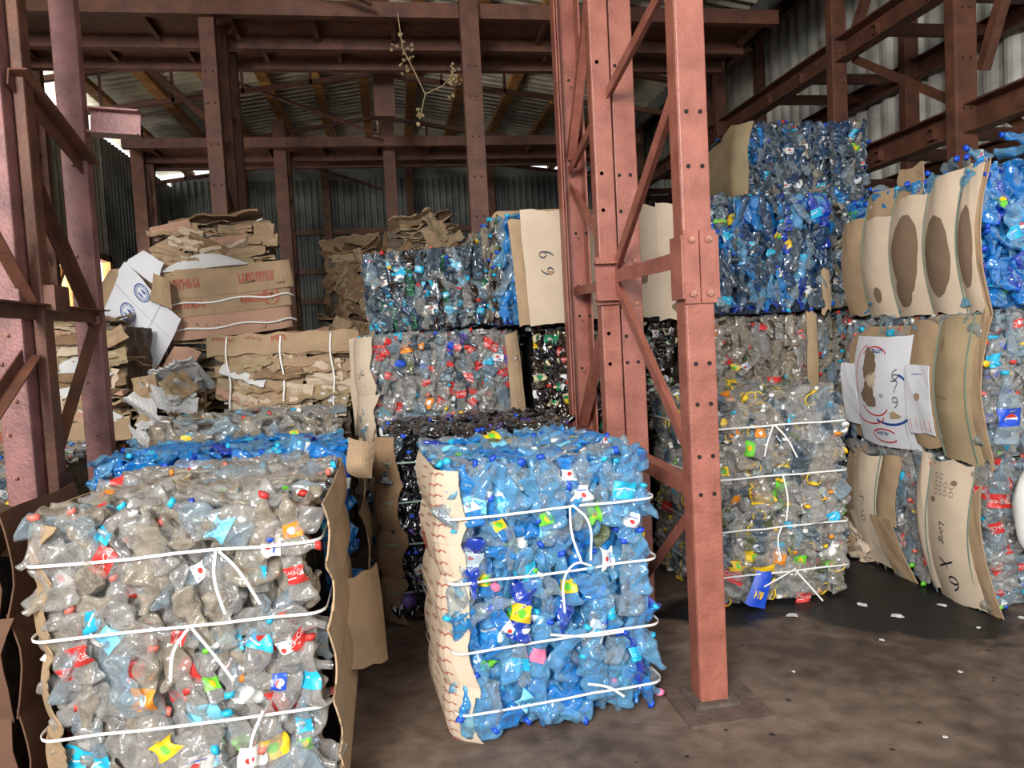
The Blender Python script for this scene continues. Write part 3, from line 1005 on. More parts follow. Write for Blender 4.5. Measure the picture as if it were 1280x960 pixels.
for i, x in enumerate((-3.95, -3.2, -2.45, -1.7, -0.95, -0.2, .6, 1.4, 2.2, 3.0, 3.8)):
    mb = MB(); z = roofz(x) - .11
    mb.extrude((x, 3.0, z), (x, 16.6, z), B_prof(.16, .09), 'timber')
    o = mb.build('roof_purlin'); tag(o, None, None); struct(o)
    o.name = 'trim_%d' % (i + 1)
# left door opening, frame, sheets, daylight gaps
dr_ = empty('door_1', (XL_, 10.6, 0)); dr_['kind'] = 'structure'
mb = MB()
for y in (8.55, 9.9, 11.3, 12.7): mb.box((XL_ - .05, y - .05, 0), (XL_ + .07, y + .05, 3.3), 'timber')
mb.box((XL_ - .05, 8.5, 3.2), (XL_ + .07, 12.75, 3.3), 'steel_old_dim')
mb.extrude((XL_, 9.9, 1.6), (XL_, 11.3, 3.2), B_prof(.06, .06), 'timber', up=(1, 0, 0))
o = mb.build('door_frame'); o.parent = dr_; o.matrix_parent_inverse = Matrix.Translation((-XL_, -10.6, 0))
mb = MB()
mb.box((XL_ - .04, 8.6, 0), (XL_ - .02, 9.85, 2.9), 'sheet_door'); mb.box((XL_ - .04, 9.95, 0), (XL_ - .02, 11.2, 2.98), 'sheet_door'); mb.box((XL_ - .04, 11.5, 0), (XL_ - .02, 12.65, 2.85), 'zinc_left')
o = mb.build('door_sheet'); o.parent = dr_; o.matrix_parent_inverse = Matrix.Translation((-XL_, -10.6, 0))
# light leaks beyond: a thin sliver of outdoor ground seen through the gaps
# ------------------------------------------------------------------ steelwork
def member(root, name, p0, p1, prof, mat, up=(0, 0, 1)):
    mb = MB(); mb.extrude(p0, p1, prof, mat, up); return mb.build(name, root)


def thing(name, label, cat, group=None):
    o = empty(name); tag(o, label, cat, group); return o


SX = 1.27
# front lattice column of the right row: three posts along Y
t = thing('lattice_column', 'red oxide lattice column standing bolted to the floor beside the blue bottle bale', 'column')
Y1, Y2, Y3 = 2.95, 4.02, 4.88
TOP = 5.4
def channel_post(root, x, y, w, d, mat, z0=0.0, z1=TOP, slope=0.0, lab=None):
    mb = MB()
    # two channels back to back with a narrow seam, web to the front
    mb.box((x - w / 2, y - d / 2, z0), (x + w / 2, y - d / 2 + .012, z1), mat)
    mb.box((x - w / 2, y - d / 2 + .012, z0), (x - w / 2 + .012, y + d / 2, z1), mat)
    mb.box((x + w / 2 - .012, y - d / 2 + .012, z0), (x + w / 2, y + d / 2, z1), mat)
    mb.box((x - w / 2, y + d / 2 - .012, z0), (x + w / 2, y + d / 2, z1), mat)
    o = mb.build('post', root)
    bv = o.modifiers.new('b', 'BEVEL'); bv.width = .006; bv.segments = 2; bv.limit_method = 'ANGLE'
    return o
def holes(root, x, y, zs, dx=.03, r=.009):
    mb = MB()
    for z in zs:
        for s_ in (-1, 1): mb.disc((x + s_ * dx, y + .002, z), (0, -1, 0), r, .003, 'hole', 10)
    mb.build('bolt_hole', root)
def bolts(root, pts, n=(0, -1, 0), r=.014):
    for p in pts:
        mb = MB(); mb.disc(p, n, r, .012, 'bolt', 6); mb.disc(Vector(p) + Vector(n) * .012, n, r * .5, .008, 'bolt', 8); mb.build('bolt', root)

channel_post(t, SX, Y1, .125, .11, 'steel')
yf = Y1 - .055
holes(t, SX, yf - .003, [.92, 1.08, 1.47, 1.30, 2.28, 2.50, 3.0], .030)
mb = MB(); mb.box((SX - .068, yf - .012, 1.72), (SX - .003, yf, 2.02), 'steel'); mb.box((SX + .003, yf - .012, 1.72), (SX + .072, yf, 2.02), 'steel')
mb.box((SX - .08, yf - .012, 1.74), (SX - .069, Y1 + .055, 2.0), 'steel'); mb.box((SX + .073, yf - .012, 1.74), (SX + .083, Y1 + .055, 2.0), 'steel')
mb.build('splice_plate', t)
bolts(t, [(SX + a, yf - .012, z) for a in (-.036, .038) for z in (1.76, 1.98)])
mb = MB(); mb.box((SX - .1, Y1 - .09, 0), (SX + .1, Y1 + .1, .03), 'dirt'); mb.box((SX - .17, Y1 - .2, 0), (SX + .2, Y1 + .3, .012), 'base'); mb.build('base_plate', t)
rg = random.Random(4)
channel_post(t, SX - .055, Y2, .105, .10, 'steel'); channel_post(t, SX + .085, Y2 + .05, .13, .1, 'steel')
holes(t, SX + .075, Y2 - .003, [1.45, 1.6, 1.95, 2.3, 2.5, 3.1], .032, .010); holes(t, SX - .075, Y2 - .055, [1.45, 1.62, 2.3, 2.5, 3.1], .0, .010)
mb = MB(); mb.box((SX - .14, Y2 - .075, 1.78), (SX - .015, Y2 - .055, 2.04), 'steel'); mb.box((SX - .15, Y2 - .12, 2.0), (SX - .02, Y2 - .06, 2.008), 'steel'); mb.box((SX - .15, Y2 - .12, 1.8), (SX - .02, Y2 - .06, 1.808), 'steel'); mb.build('splice_plate', t)
bolts(t, [(SX + a, Y2 - .002, z) for a in (.05, .11) for z in (1.78, 2.02)], r=.012)
mb = MB(); mb.extrude((SX, Y3, 0), (SX, Y3, TOP), C_prof(.12, .16, .012), 'steel', up=(1, 0, 0)); mb.build('post', t)
mb = MB(); mb.box((SX - .105, Y3 - .1, 0), (SX - .095, Y3 + .0, TOP), 'steel'); mb.build('post', t)
holes(t, SX + .02, Y3 - .064, [1.4, 1.75, 1.95, 2.3, 2.9, 3.3], .035, .010)
A_ = .055
def bar(root, ya, za, yb, zb, w=.055, dx=-.03, mat='steel', name='lacing_bar', x=SX):
    mb = MB(); mb.extrude((x + dx, ya, za), (x + dx, yb, zb), L_prof(w, w, .007), mat, up=(1, 0, 0)); mb.build(name, root)
# strut at z 1.95 right through, diagonals
bar(t, Y1, 1.95, Y2, 1.97, .07, name='strut'); bar(t, Y2, 1.93, Y3, 1.95, .06, name='strut'); bar(t, Y1, .95, Y2, .98, .07, name='strut')
bar(t, Y1, 2.72, Y2, 1.98); bar(t, Y2, 1.9, Y1, .98); bar(t, Y1, .9, Y2, .1)
bar(t, Y1, 3.15, Y2, 2.95, name='strut'); bar(t, Y1, 3.15, Y2, 3.9)
bar(t, Y2, 2.95, Y3, 2.75, name='strut'); bar(t, Y3, 2.6, Y2, 1.98); bar(t, Y3, 2.8, Y2, 3.9); bar(t, Y3, 1.0, Y2, 1.9); bar(t, Y3, .95, Y2, .95, name='strut')

# left lattice column
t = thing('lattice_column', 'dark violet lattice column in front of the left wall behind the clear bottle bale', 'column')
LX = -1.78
channel_post(t, LX + .07, 3.72, .125, .12, 'steel_violet'); channel_post(t, LX + .165, 3.80, .05, .10, 'steel_old_dim')
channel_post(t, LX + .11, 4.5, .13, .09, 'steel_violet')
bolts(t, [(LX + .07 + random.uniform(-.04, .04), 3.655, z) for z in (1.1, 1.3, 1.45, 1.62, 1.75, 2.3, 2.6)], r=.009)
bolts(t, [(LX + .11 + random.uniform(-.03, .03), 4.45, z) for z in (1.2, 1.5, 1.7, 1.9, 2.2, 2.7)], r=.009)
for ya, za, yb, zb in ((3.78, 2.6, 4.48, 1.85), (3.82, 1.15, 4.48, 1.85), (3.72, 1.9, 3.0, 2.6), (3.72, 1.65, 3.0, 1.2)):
    bar(t, ya, za, yb, zb, .06, .12, 'steel_old_dim', x=LX)
bar(t, 3.0, 1.88, 4.5, 1.9, .07, 0, 'steel_old_dim', 'strut', LX + .15); bar(t, 3.7, 2.95, 4.5, 2.72, .08, 0, 'steel_old_dim', 'strut', LX + .15)
mb = MB(); mb.box((LX + .13, 3.76, 1.86), (LX + .24, 3.92, 1.98), 'steel_old_dim'); mb.build('splice_plate', t)
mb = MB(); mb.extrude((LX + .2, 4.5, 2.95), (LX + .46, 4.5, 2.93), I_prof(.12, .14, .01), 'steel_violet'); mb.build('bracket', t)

# distant columns
def lat_col(x, y, label, gap=.45, w=.15, mat='steel_old_dim', z1=5.4, hole=True, posts=3):
    t = thing('lattice_column', label, 'column', None)
    channel_post(t, x, y, w, .12, mat, z1=z1)
    if posts > 1: channel_post(t, x + .02, y + gap, w * .85, .1, mat, z1=z1)
    if posts > 2: channel_post(t, x + .02, y + 2 * gap, w * .85, .1, mat, z1=z1)
    z = .3; k = 0
    ends = y + gap * (posts - 1)
    while z < z1 - .9 and posts > 1:
        a, b = (y, ends) if k % 2 == 0 else (ends, y)
        bar(t, a, z, b, z + .8, .05, 0, mat, x=x); z += .8; k += 1
    if hole: holes(t, x, y - .064, [2.2, 2.5, 2.9, 3.3, 3.7, 4.1, 4.4], .035, .009)
    return t
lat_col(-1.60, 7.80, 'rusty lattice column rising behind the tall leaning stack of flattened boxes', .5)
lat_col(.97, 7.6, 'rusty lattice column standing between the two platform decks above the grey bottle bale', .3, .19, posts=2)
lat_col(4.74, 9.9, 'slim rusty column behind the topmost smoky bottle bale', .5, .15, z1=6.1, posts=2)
lat_col(-1.6, 12.6, 'dim lattice column in front of the rear wall', .5, .2, 'steel_old_dim', hole=False, posts=2)
lat_col(.15, 12.7, 'dim single column below the middle of the roof ridge', .5, .2, 'steel_old_dim', hole=False, posts=1)
lat_col(-4.05, 9.3, 'dark lattice column against the left wall near the bright door', .5, .2, 'steel_old_dim', hole=False, posts=2)
lat_col(-3.9, 13.0, 'shaded lattice column in the far left corner', .5, .2, 'steel_old_dim', hole=False, posts=2)

# transverse platform decks at Y 7.6 and 12.3
def deck(y0, y1, y2, z, xa, xb, label, mat='steel_old_dim'):
    t = thing('platform_deck', label, 'platform')
    for y in (y0, y1, y2):
        mb = MB(); mb.extrude((xa, y, z), (xb, y, z), C_prof(.1, .15, .012), mat); mb.build('edge_beam', t)
    mb = MB(); mb.box((xa, y0 + .05, z + .05), (xb, y2, z + .075), 'steel_old_dim'); mb.build('deck_plate', t)
    n = int((xb - xa) / .85)
    for a, b in ((y0, y1), (y1, y2)):
        for i in range(n + 1):
            x = xa + .3 + i * (xb - xa - .4) / n + (.2 if a == y1 else 0)
            mb = MB(); mb.extrude((x, a, z - .01), (x, b, z - .01), L_prof(.05, .06, .008), mat); mb.build('joist', t)
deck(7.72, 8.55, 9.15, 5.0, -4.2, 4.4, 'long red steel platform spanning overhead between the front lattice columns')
deck(12.3, 13.2, 13.7, 4.95, -3.9, 4.4, 'dim steel platform spanning in front of the rear wall', 'steel_old_dim')
# inclined strut under the roof at left and roof trusses
def truss(y, label):
    t = thing('roof_truss', label, 'truss')
    mat = 'steel_old_dim'
    def b(x0, z0, x1, z1, w=.05): 
        mb = MB(); mb.extrude((x0, y, z0), (x1, y, z1), L_prof(w, w, .008), mat, up=(0, 1, 0)); mb.build('truss_bar', t)
    b(XL_, ZE - .22, RL, ZR - .22, .07); b(RL, ZR - .22, XR_, ZE - .22, .07)
    b(XL_, ZE - .7, RL, ZR - .85, .06); b(RL, ZR - .85, XR_, ZE - .7, .06)
    for x in (-3.6, -2.7, -1.8, -.9, 0, .9, 1.8, 2.7, 3.6):
        zt = roofz(x) - .22; zb = ZE - .7 + (ZR - .15 - ZE) * (1 - abs(x) / 4.4)
        b(x, zt, x, zb, .04)
    mb = MB(); mb.extrude((-2.6, y, ZE + .05), (0, y + 1.2, ZE - .6), L_prof(.05, .05, .008), mat); mb.build('truss_bar', t)
truss(6.2, 'roof truss of thin dark angles above the front of the shed')
truss(10.6, 'roof truss of thin dark angles behind the long red platform')
truss(14.6, 'roof truss of thin dark angles nearest the rear gable')
mb = MB(); mb.extrude((-3.3, 6.6, 5.35), (-2.4, 11.9, 5.0), L_prof(.12, .12, .012), 'steel_old_dim'); o = mb.build('tie_beam'); tag(o, 'dark sloping tie beam under the timber purlins', 'beam')
mb = MB(); mb.extrude((.1, 9.9, 4.6), (.1, 9.9, 6.13), B_prof(.26, .2), 'steel_old_dim'); mb.build('king_post'); tag(bpy.data.objects['king_post'], 'wide dark post hanging from the roof ridge', 'beam')

# right-hand crane runway: two beams each side, cross pieces, columns
t = thing('crane_runway', 'upper rust red crane runway beams sloping along the right wall', 'beam')
def runway(z, label, x0=4.75, x1=6.0, ya=2.0, yb=16.3):
    t = thing('crane_runway', label, 'beam')
    mb = MB(); mb.extrude((x0, ya, z), (x0, yb, z), C_prof(.14, .24, .015), 'steel_old_dim'); mb.build('front_beam', t)
    mb = MB(); mb.extrude((x1, ya, z), (x1, yb, z), C_prof(.12, .22, .015), 'steel_old_dim'); mb.build('rear_beam', t)
    n = 14
    for i in range(n):
        y = ya + .5 + (yb - ya - 1) * i / (n - 1) + (.3 if i % 2 else 0)
        mb = MB(); mb.extrude((x0, y, z), (x1, y, z), C_prof(.08, .1, .01), 'steel_old_dim'); mb.build('cross_piece', t)
bpy.data.objects.remove(t)
runway(4.42, 'upper rusty runway with cross pieces along the right wall')
runway(3.22, 'lower rusty runway with cross pieces just above the right bale stack')
t = thing('platform_deck', 'high steel walkway under the roof of the right aisle', 'platform')
for x in (4.75, 5.9):
    mb = MB(); mb.extrude((x, 3, 6.2), (x, 16.3, 6.2), C_prof(.12, .2, .015), 'steel_old_dim'); mb.build('edge_beam', t)
for i in range(12):
    mb = MB(); mb.extrude((4.75, 3.6 + i * 1.1, 6.2), (5.9, 3.6 + i * 1.1, 6.2), C_prof(.08, .1, .01), 'steel_old_dim'); mb.build('joist', t)
mb = MB(); mb.box((4.75, 8.2, 6.28), (5.9, 16.3, 6.3), 'steel_old_dim'); mb.build('deck_plate', t)
lat_col(4.72, 5.46, 'stout rusty column rising behind the stained cardboard bale', .5, .20, 'steel_old_dim', 6.1, True, 1)
lat_col(4.74, 7.17, 'rusty column rising behind the right end of the smoky bottle bale', .5, .16, 'steel_old_dim', 6.1, True, 1)
lat_col(4.76, 13.4, 'thin far column of the crane runway', .5, .2, 'steel_old_dim', 6.3, False, 1)
lat_col(5.97, 7.68, 'wall column behind the crane runway between two cross braces', .5, .17, 'steel_old_dim', 6.3, False, 1)
lat_col(5.97, 11.05, 'far wall column on the galvanised wall', .5, .15, 'steel_old_dim', 6.3, False, 1)
for ya, za, yb, zb, lb in ((7.1, 4.3, 5.55, 3.3, 'diagonal brace dropping from the thin column to the lower crane runway'), (7.1, 4.5, 6.0, 6.0, 'diagonal brace rising above the upper runway behind the smoky bale'),
                           (5.4, 3.3, 4.4, 2.5, 'short diagonal brace low on the stout right column'), (5.4, 3.6, 4.6, 5.4, 'long diagonal brace rising from the stout right column to the frame corner'), (9.85, 4.4, 7.3, 3.2, 'far diagonal brace over the topmost smoky bale')):
    mb = MB(); mb.extrude((4.86, ya, za), (4.86, yb, zb), L_prof(.08, .08, .01), 'steel_old_dim', up=(1, 0, 0)); o = mb.build('cross_brace'); tag(o, lb, 'brace')

# hanging dried twig
t = thing('dried_twig', 'dry flowering twig hanging from the overhead platform', 'plant')
mb = MB(); rgd = random.Random(5)
P0 = Vector((.29, 7.66, 4.46))
mb.ribbon([P0 + Vector((-.03, 0, .5)), P0 + Vector((.0, 0, .15)), P0 + Vector((.08, 0, -.02)), P0 + Vector((.2, 0, -.3)), P0 + Vector((.13, 0, -.55))], .01, .006, 'dry')
mb.ribbon([P0 + Vector((.2, 0, -.3)), P0 + Vector((.38, 0, -.22)), P0 + Vector((.5, 0, -.1))], .008, .006, 'dry')
mb.build('stem', t)
mb = MB()
for c, n_, sp in ((Vector((0, 0, .1)), 24, .09), (Vector((.52, 0, -.12)), 26, .09), (Vector((.12, 0, -.5)), 8, .05)):
    for i in range(n_):
        q = P0 + c + Vector((rgd.gauss(0, sp * .5), rgd.gauss(0, sp * .5), rgd.gauss(0, sp)))
        mb.disc(q, (rgd.uniform(-1, 1), -1, rgd.uniform(-1, 1)), rgd.uniform(.012, .024), .006, 'dry', 6)
mb.build('dried_flowers', t)

# ================================================================== BALES
CAPS_MIX = dict(red=2, lred=2, white=2, cyan=1.5, yellow=.7, royal=1, lime=.5, orange=.5)
LAB_CLEAR = dict(cola=3.2, cola_ru=1.6, water=1.6, cyan=1, white=2, yellow=.7, orange=.7, green=.8, pepsi=.3, purple=.3)
MIX_CLEAR = dict(clear=7, clear_warm=3, clear_cool=1.2)

# A: clear bale in front
A = bale(-1.155, -.30, 2.52, 1.05, 0, 1.12, 'big front bale of clear crushed bottles with red labels under four white straps', MIX_CLEAR, CAPS_MIX, LAB_CLEAR, 'core_clear',
         faces='FT', nparts=74, bset='hi', layers=4, n_str=4, straps=[.98, .74, .42, .16], amp=.03, seed=11, cap_p=.3, lab_p=.30, slot=(.22, .085), up_bias=.45)
# C: blue bale
C = bale(.15, .99, 2.93, .85, 0, 1.12, 'light blue crushed bottle bale with a printed cardboard side beside the red lattice column', dict(blue=3.2, lightblue=7, clear_cool=4, deepblue=.3, olive=.3),
         dict(royal=4, cyan=2, white=1, lime=.3, pink=.3), dict(water=1.5, cyan=2, white=2, yellow=.7, green=.6, pinkl=.3, cream=.4), 'core_blue', faces='FT', nparts=84, bset='hi', layers=4,
         n_str=4, straps=[.92, .66, .38, .13], amp=.03, seed=12, cap_p=.4, lab_p=.28, slot=(.22, .085), yaw=radians(5), up_bias=.55)
# behind A
B1 = bale(-1.48, -.25, 3.85, .62, 0, 1.12, 'bright blue bottle bale lying right behind the clear front bale', dict(blue=6, lightblue=3, deepblue=.5), dict(royal=2, cyan=2), dict(cyan=1, yellow=.3, white=1), 'core_blue',
          faces='TF', bset='hi', layers=2, seed=13, cap_p=.3, lab_p=.15, up_bias=.2, nparts=90)
B2 = bale(-1.42, -.36, 4.56, .85, 0, 1.22, 'clear bottle bale behind the bright blue one below the strapped cardboard', dict(clear=5, clear_cool=2, clear_warm=2), CAPS_MIX, dict(white=2, cyan=2, yellow=1, pinkl=.5), 'core_clear',
          faces='TF', layers=2, seed=14, cap_p=.3, lab_p=.2, up_bias=.2, nparts=70)
B3 = bale(-3.2, -1.93, 4.55, .95, 0, 1.06, 'bale of multicoloured bottle scraps and white film beyond the left column', dict(clear=4, clear_warm=3, clear_cool=2, slate=1), CAPS_MIX, dict(white=5, cream=2, orange=1, pinkl=1, dgreen=1), 'core_warm',
          faces='TF', bset='flat', layers=3, seed=15, cap_p=.5, lab_p=.5, up_bias=.2, nparts=80, slot=(.17, .06))
# D black
D_ = bale(-.07, 1.06, 4.25, 1.0, 0, 1.10, 'black bottle bale with royal blue caps behind the light blue bale', dict(black=8, slate=.6), dict(black=3, royal=2, purple=1, white=.4), dict(purple=1, dgreen=.3, white=.4), 'core_dark',
          faces='TF', bset='hi', layers=2, seed=16, cap_p=.5, lab_p=.1, up_bias=.5, straps=[.95, .72, .48, .2], strap_mat='wire')
# E lower and upper
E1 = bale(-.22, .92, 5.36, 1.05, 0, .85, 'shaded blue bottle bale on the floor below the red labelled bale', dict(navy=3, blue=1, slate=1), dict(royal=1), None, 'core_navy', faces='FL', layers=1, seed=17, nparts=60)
E2 = bale(-.22, .92, 5.36, 1.05, .85, .84, 'clear bottle bale with many red cola labels on second tier above the black bale', dict(clear=7, clear_cool=2, slate=.6, olive=.3), CAPS_MIX,
          dict(cola=5, cola_ru=1.5, cyan=2.0, white=1, orange=.6, purple=.5, pepsi=.5), 'core_clear', faces='FTL', layers=3, seed=18, cap_p=.25, lab_p=.5, up_bias=.8, n_str=2)
G = bale(-.13, .82, 5.62, .95, 1.71, .62, 'grey bottle bale flecked with sky blue on third tier above red labelled bale', dict(clear=3, slate=6, clear_cool=1.5, green=.5, navy=1, brown=.6), CAPS_MIX,
         dict(cyan=4, cola=.5, orange=.4, white=1, dgreen=.4, water=1.5), 'core_slate', faces='FTL', bset='flat', layers=3, seed=19, cap_p=.15, lab_p=.28, up_bias=.92, slot=(.17, .06), tilt=(0, radians(-3)))
H0 = bale(.72, 1.66, 6.12, 1.0, 1.71, .80, 'brown and yellow bottle bale behind the cardboard sheet marked 69', dict(brown=4, clear_warm=4, olive=1.5), CAPS_MIX, dict(cream=3, yellow=2, cola=1), 'core_warm',
          faces='LFT', bset='flat', layers=2, seed=20, lab_p=.4, up_bias=.9, nparts=60, slot=(.17, .06))
Hb = bale(.75, 1.54, 5.12, .9, 1.71, .77, 'blue bottle bale faced with pale cardboard marked 69 on the third tier', dict(blue=5, lightblue=5, clear_cool=2), dict(royal=2, cyan=2), dict(cyan=2, white=1), 'core_blue',
          faces='FLT', bset='lo', layers=2, seed=21, lab_p=.15, up_bias=.9, nparts=80, mix_side=dict(brown=4, clear_warm=5, olive=1.5))
I_ = bale(1.58, 2.05, 5.14, .9, 1.71, .80, 'dark blue bale wrapped in two bulging cardboard panels behind the lattice column', dict(navy=5, slate=2, deepblue=1), dict(royal=1), None, 'core_navy', faces='FLT', bset='lo', layers=1, seed=22, nparts=40)
J1 = bale(.98, 1.56, 5.14, .9, .85, .84, 'brown beer bottle bale with cream and green labels beside the red labelled bale', dict(brown=6, black=4), dict(red=1, cream=1, white=1), dict(cream=4, dgreen=1.5, white=2, yellow=.6, cola=.4), 'core_dark',
          faces='FT', bset='flat', layers=2, seed=23, cap_p=.4, lab_p=.65, up_bias=.85, slot=(.19, .07), nparts=80)
J2 = bale(1.60, 2.05, 5.14, .9, .85, .84, 'brown beer bottle bale seen between the posts of the lattice column', dict(brown=6, black=4), dict(cream=1, white=1), dict(cream=4, yellow=1, white=2), 'core_dark',
          faces='FT', bset='flat', layers=2, seed=24, cap_p=.4, lab_p=.65, up_bias=.85, slot=(.19, .07), nparts=80)
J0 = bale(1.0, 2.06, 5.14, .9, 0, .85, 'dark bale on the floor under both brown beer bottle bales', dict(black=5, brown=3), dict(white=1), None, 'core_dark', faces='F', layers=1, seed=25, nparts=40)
# K
K1 = bale(1.76, 2.56, 3.93, .9, 0, 1.22, 'clear jug bale with yellow handles and white caps standing right of the lattice column', dict(clear=5, clear_warm=1, slate=1.3, clear_cool=1, olive=.5), dict(white=5, yellow=3, orange=.6, red=.4),
          dict(yellow=1.5, white=1, cyan=1.4, green=1, orange=1, cola=.3), 'core_clear', faces='FRTL', nparts=90, bset='jug', layers=3, seed=26, n_str=4, straps=[1.05, .76, .46, .2], cap_p=.75, lab_p=.2, up_bias=.6, slot=(.22, .09))
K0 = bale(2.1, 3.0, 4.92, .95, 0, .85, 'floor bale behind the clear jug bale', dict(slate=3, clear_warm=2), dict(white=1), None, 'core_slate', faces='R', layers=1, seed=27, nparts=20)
K2 = bale(2.14, 3.02, 4.92, .95, .85, .84, 'dusty tan bottle bale directly above the clear jug bale', dict(clear_warm=8, clear=2.5, brown=.3), dict(red=3, green=1, white=1), dict(cola=1, white=.4, yellow=.4, cyan=.5, orange=.4), 'core_warm',
          faces='FTR', bset='lo', layers=3, seed=28, cap_p=.3, lab_p=.2, up_bias=.8)
K2b = bale(3.08, 3.8, 5.0, .9, .85, .84, 'dusty clear bottle bale squeezed between tan bale and white box panel', dict(clear_warm=4, clear=3, clear_cool=3), dict(red=2, cyan=1), dict(cyan=1, cola=1), 'core_warm', faces='FTL', layers=2, seed=29, nparts=50, lab_p=.2)
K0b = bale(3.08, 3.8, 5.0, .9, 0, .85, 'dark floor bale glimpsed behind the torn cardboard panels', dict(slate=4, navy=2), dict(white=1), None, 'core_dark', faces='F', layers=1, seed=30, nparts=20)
K3 = bale(2.12, 3.12, 4.85, 1.0, 1.70, .83, 'deep blue and grey bottle bale on third tier directly above the tan bale', dict(blue=2.6, lightblue=1.4, navy=4.2, slate=3.2, clear_cool=1.4, deepblue=1.0), dict(royal=3, cyan=1, white=.5), dict(cyan=2.0, white=1, yellow=.3, green=.3), 'core_navy',
          faces='FTR', bset='lo', layers=3, seed=31, cap_p=.3, lab_p=.22, up_bias=.85, slot=(.2, .075))
K3b = bale(3.18, 3.9, 5.05, .9, 1.70, .80, 'grey bottle bale behind the stained cardboard bale', dict(slate=3, clear_cool=3, clear_warm=3, navy=1), dict(white=1, red=1), dict(white=1), 'core_slate', faces='FTL', layers=2, seed=32, nparts=50)
for i, (z, s_) in enumerate(((0, 'lowest'), (.86, 'second'), (1.71, 'third'))):
    bale(3.0, 4.2, 6.0, .95, z, .83 if z else .85, '%s tier grey bale carrying the topmost smoky bale' % s_, dict(slate=3, navy=2), dict(white=1), None, 'core_slate', faces='F', layers=1, seed=40 + i, nparts=12)
K4 = bale(3.1, 4.24, 6.02, .95, 2.56, .82, 'topmost smoky dark bottle bale high against the right wall', dict(slate=5, navy=4, blue=.8, clear_warm=2, clear_cool=2), dict(white=1, red=.5, royal=1.5), dict(white=1.4, cyan=.8, green=.3), 'core_slate',
          faces='FTR', bset='lo', layers=3, seed=33, cap_p=.3, lab_p=.16, up_bias=.9, slot=(.2, .07))
# L
L3 = bale(3.1, 3.95, 3.44, 1.2, 0, .81, 'floor tier bale with clear and red labelled bottles and cardboard lettered Long 67', dict(clear=5, clear_cool=4), CAPS_MIX, dict(cola=4, cyan=2, white=1), 'core_cool', faces='FLT', bset='hi', layers=3, seed=34, lab_p=.4, n_str=0, amp=.02)
L2 = bale(3.1, 3.95, 3.44, 1.2, .82, .80, 'middle tier bale with a dirty white box panel and a cola bottle with blue label', dict(clear=5, clear_cool=5), CAPS_MIX, dict(cyan=2, pepsi=2, cola=2, white=1), 'core_cool', faces='FLT', bset='hi', layers=3, seed=35, lab_p=.35, n_str=0, amp=.02)
L1 = bale(3.12, 3.97, 3.46, 1.16, 1.63, .78, 'top tier blue bottle bale with grease stained cardboard side panels', dict(blue=6, lightblue=3, deepblue=1.6), dict(royal=3, cyan=1), dict(white=1, cyan=1, green=.4), 'core_blue', faces='FTL', bset='hi', layers=3, seed=36, lab_p=.15, n_str=0, amp=.02)


# ------------------------------------------------------------------ cardboard on the bottle bales
def side_panel(root, W, D, H, side, v0, v1, u0, u1, mat, n_str, amp=.03, seed=0, inks=(), jag=.01, off=.03, straps_v=False, label=None, outline=None, nu=16, nv=24):
    """a panel on the left (-1) or right (+1) side of a bale; u runs from far to near for the left side so that its face looks outwards"""
    def Pf(u, v):
        yy = (u0 + (u1 - u0) * u)
        y = D / 2 - yy * D if side < 0 else -D / 2 + yy * D
        z = (v0 + (v1 - v0) * v) * H
        if straps_v: bu = bulge(yy * D, D, n_str, amp) + .05 * sin(pi * min(max(z / H, 0), 1)) - .02
        else: bu = bulge(z, H, n_str, amp)
        edge = .05 * max(0, (yy - .9) / .1) ** 2
        return Vector((side * (W / 2 + off + bu - edge), y, z))
    return sheet('cardboard_panel', Pf, root, mat, nu, nv, .006, inks, jag, seed, label, outline)


# A right side: brown panels, left side thin edge
for k, (v0, v1) in enumerate(((.0, .17), (.13, .40), (.37, .68), (.66, .98))):
    side_panel(A, .855, 1.05, 1.12, 1, v0, v1, -.04, 1.0, 'card', 4, .022, seed=k, jag=.03, off=.03 + .004 * (k % 2))
    side_panel(A, .855, 1.05, 1.12, -1, v0, v1, 0.0, 1.03, 'card', 4, .022, seed=k + 9, jag=.03, off=.03 + .004 * (k % 2))
# C left side: red-printed pale panels
def printed_lines(nr, nc, seed, mat='redink'):
    rg = random.Random(seed); out = []
    for c in range(nc):
        for r in range(nr):
            u = (c + .5) / nc; v = (r + .5) / nr
            if rg.random() < .12: continue
            w_ = .26 / nc
            pts = [(u - w_ + 2 * w_ * q / 6, v + (.10 / nr) * (1 if q % 2 else -1) + (q / 6 - .5) * .25 / nr) for q in range(7)]
            V, T = stroke2d(pts, .10 / nr); out.append((V, T, mat))
    return out
for k, (v0, v1) in enumerate(((-.01, .22), (.18, .50), (.46, .76), (.73, .99))):
    ink = printed_lines(7, 3, k)
    if k == 2:
        ink = [i for i in ink if not (.2 < i[0][:, 0].mean() < .5 and i[0][:, 1].mean() > .3)]
        ink += [(*arc2d(.30, .62, .07, .16, 0, 360, .035), 'red'), (*arc2d(.30, .62, .03, .07, 0, 360, .02), 'red')]
    side_panel(C, .84, .85, 1.12, -1, v0, v1, .35, 1.04, 'card_pale', 4, .022, seed=20 + k, jag=.012, off=.035 + .005 * (k % 2), inks=ink)
# D left side + its front-left wrap
for k, (v0, v1) in enumerate(((.02, .30), (.28, .60), (.57, .99))):
    side_panel(D_, 1.19, 1.0, 1.10, -1, v0, v1, .5, 1.06, 'card_dark', 3, .03, seed=30 + k, jag=.03, off=.03)
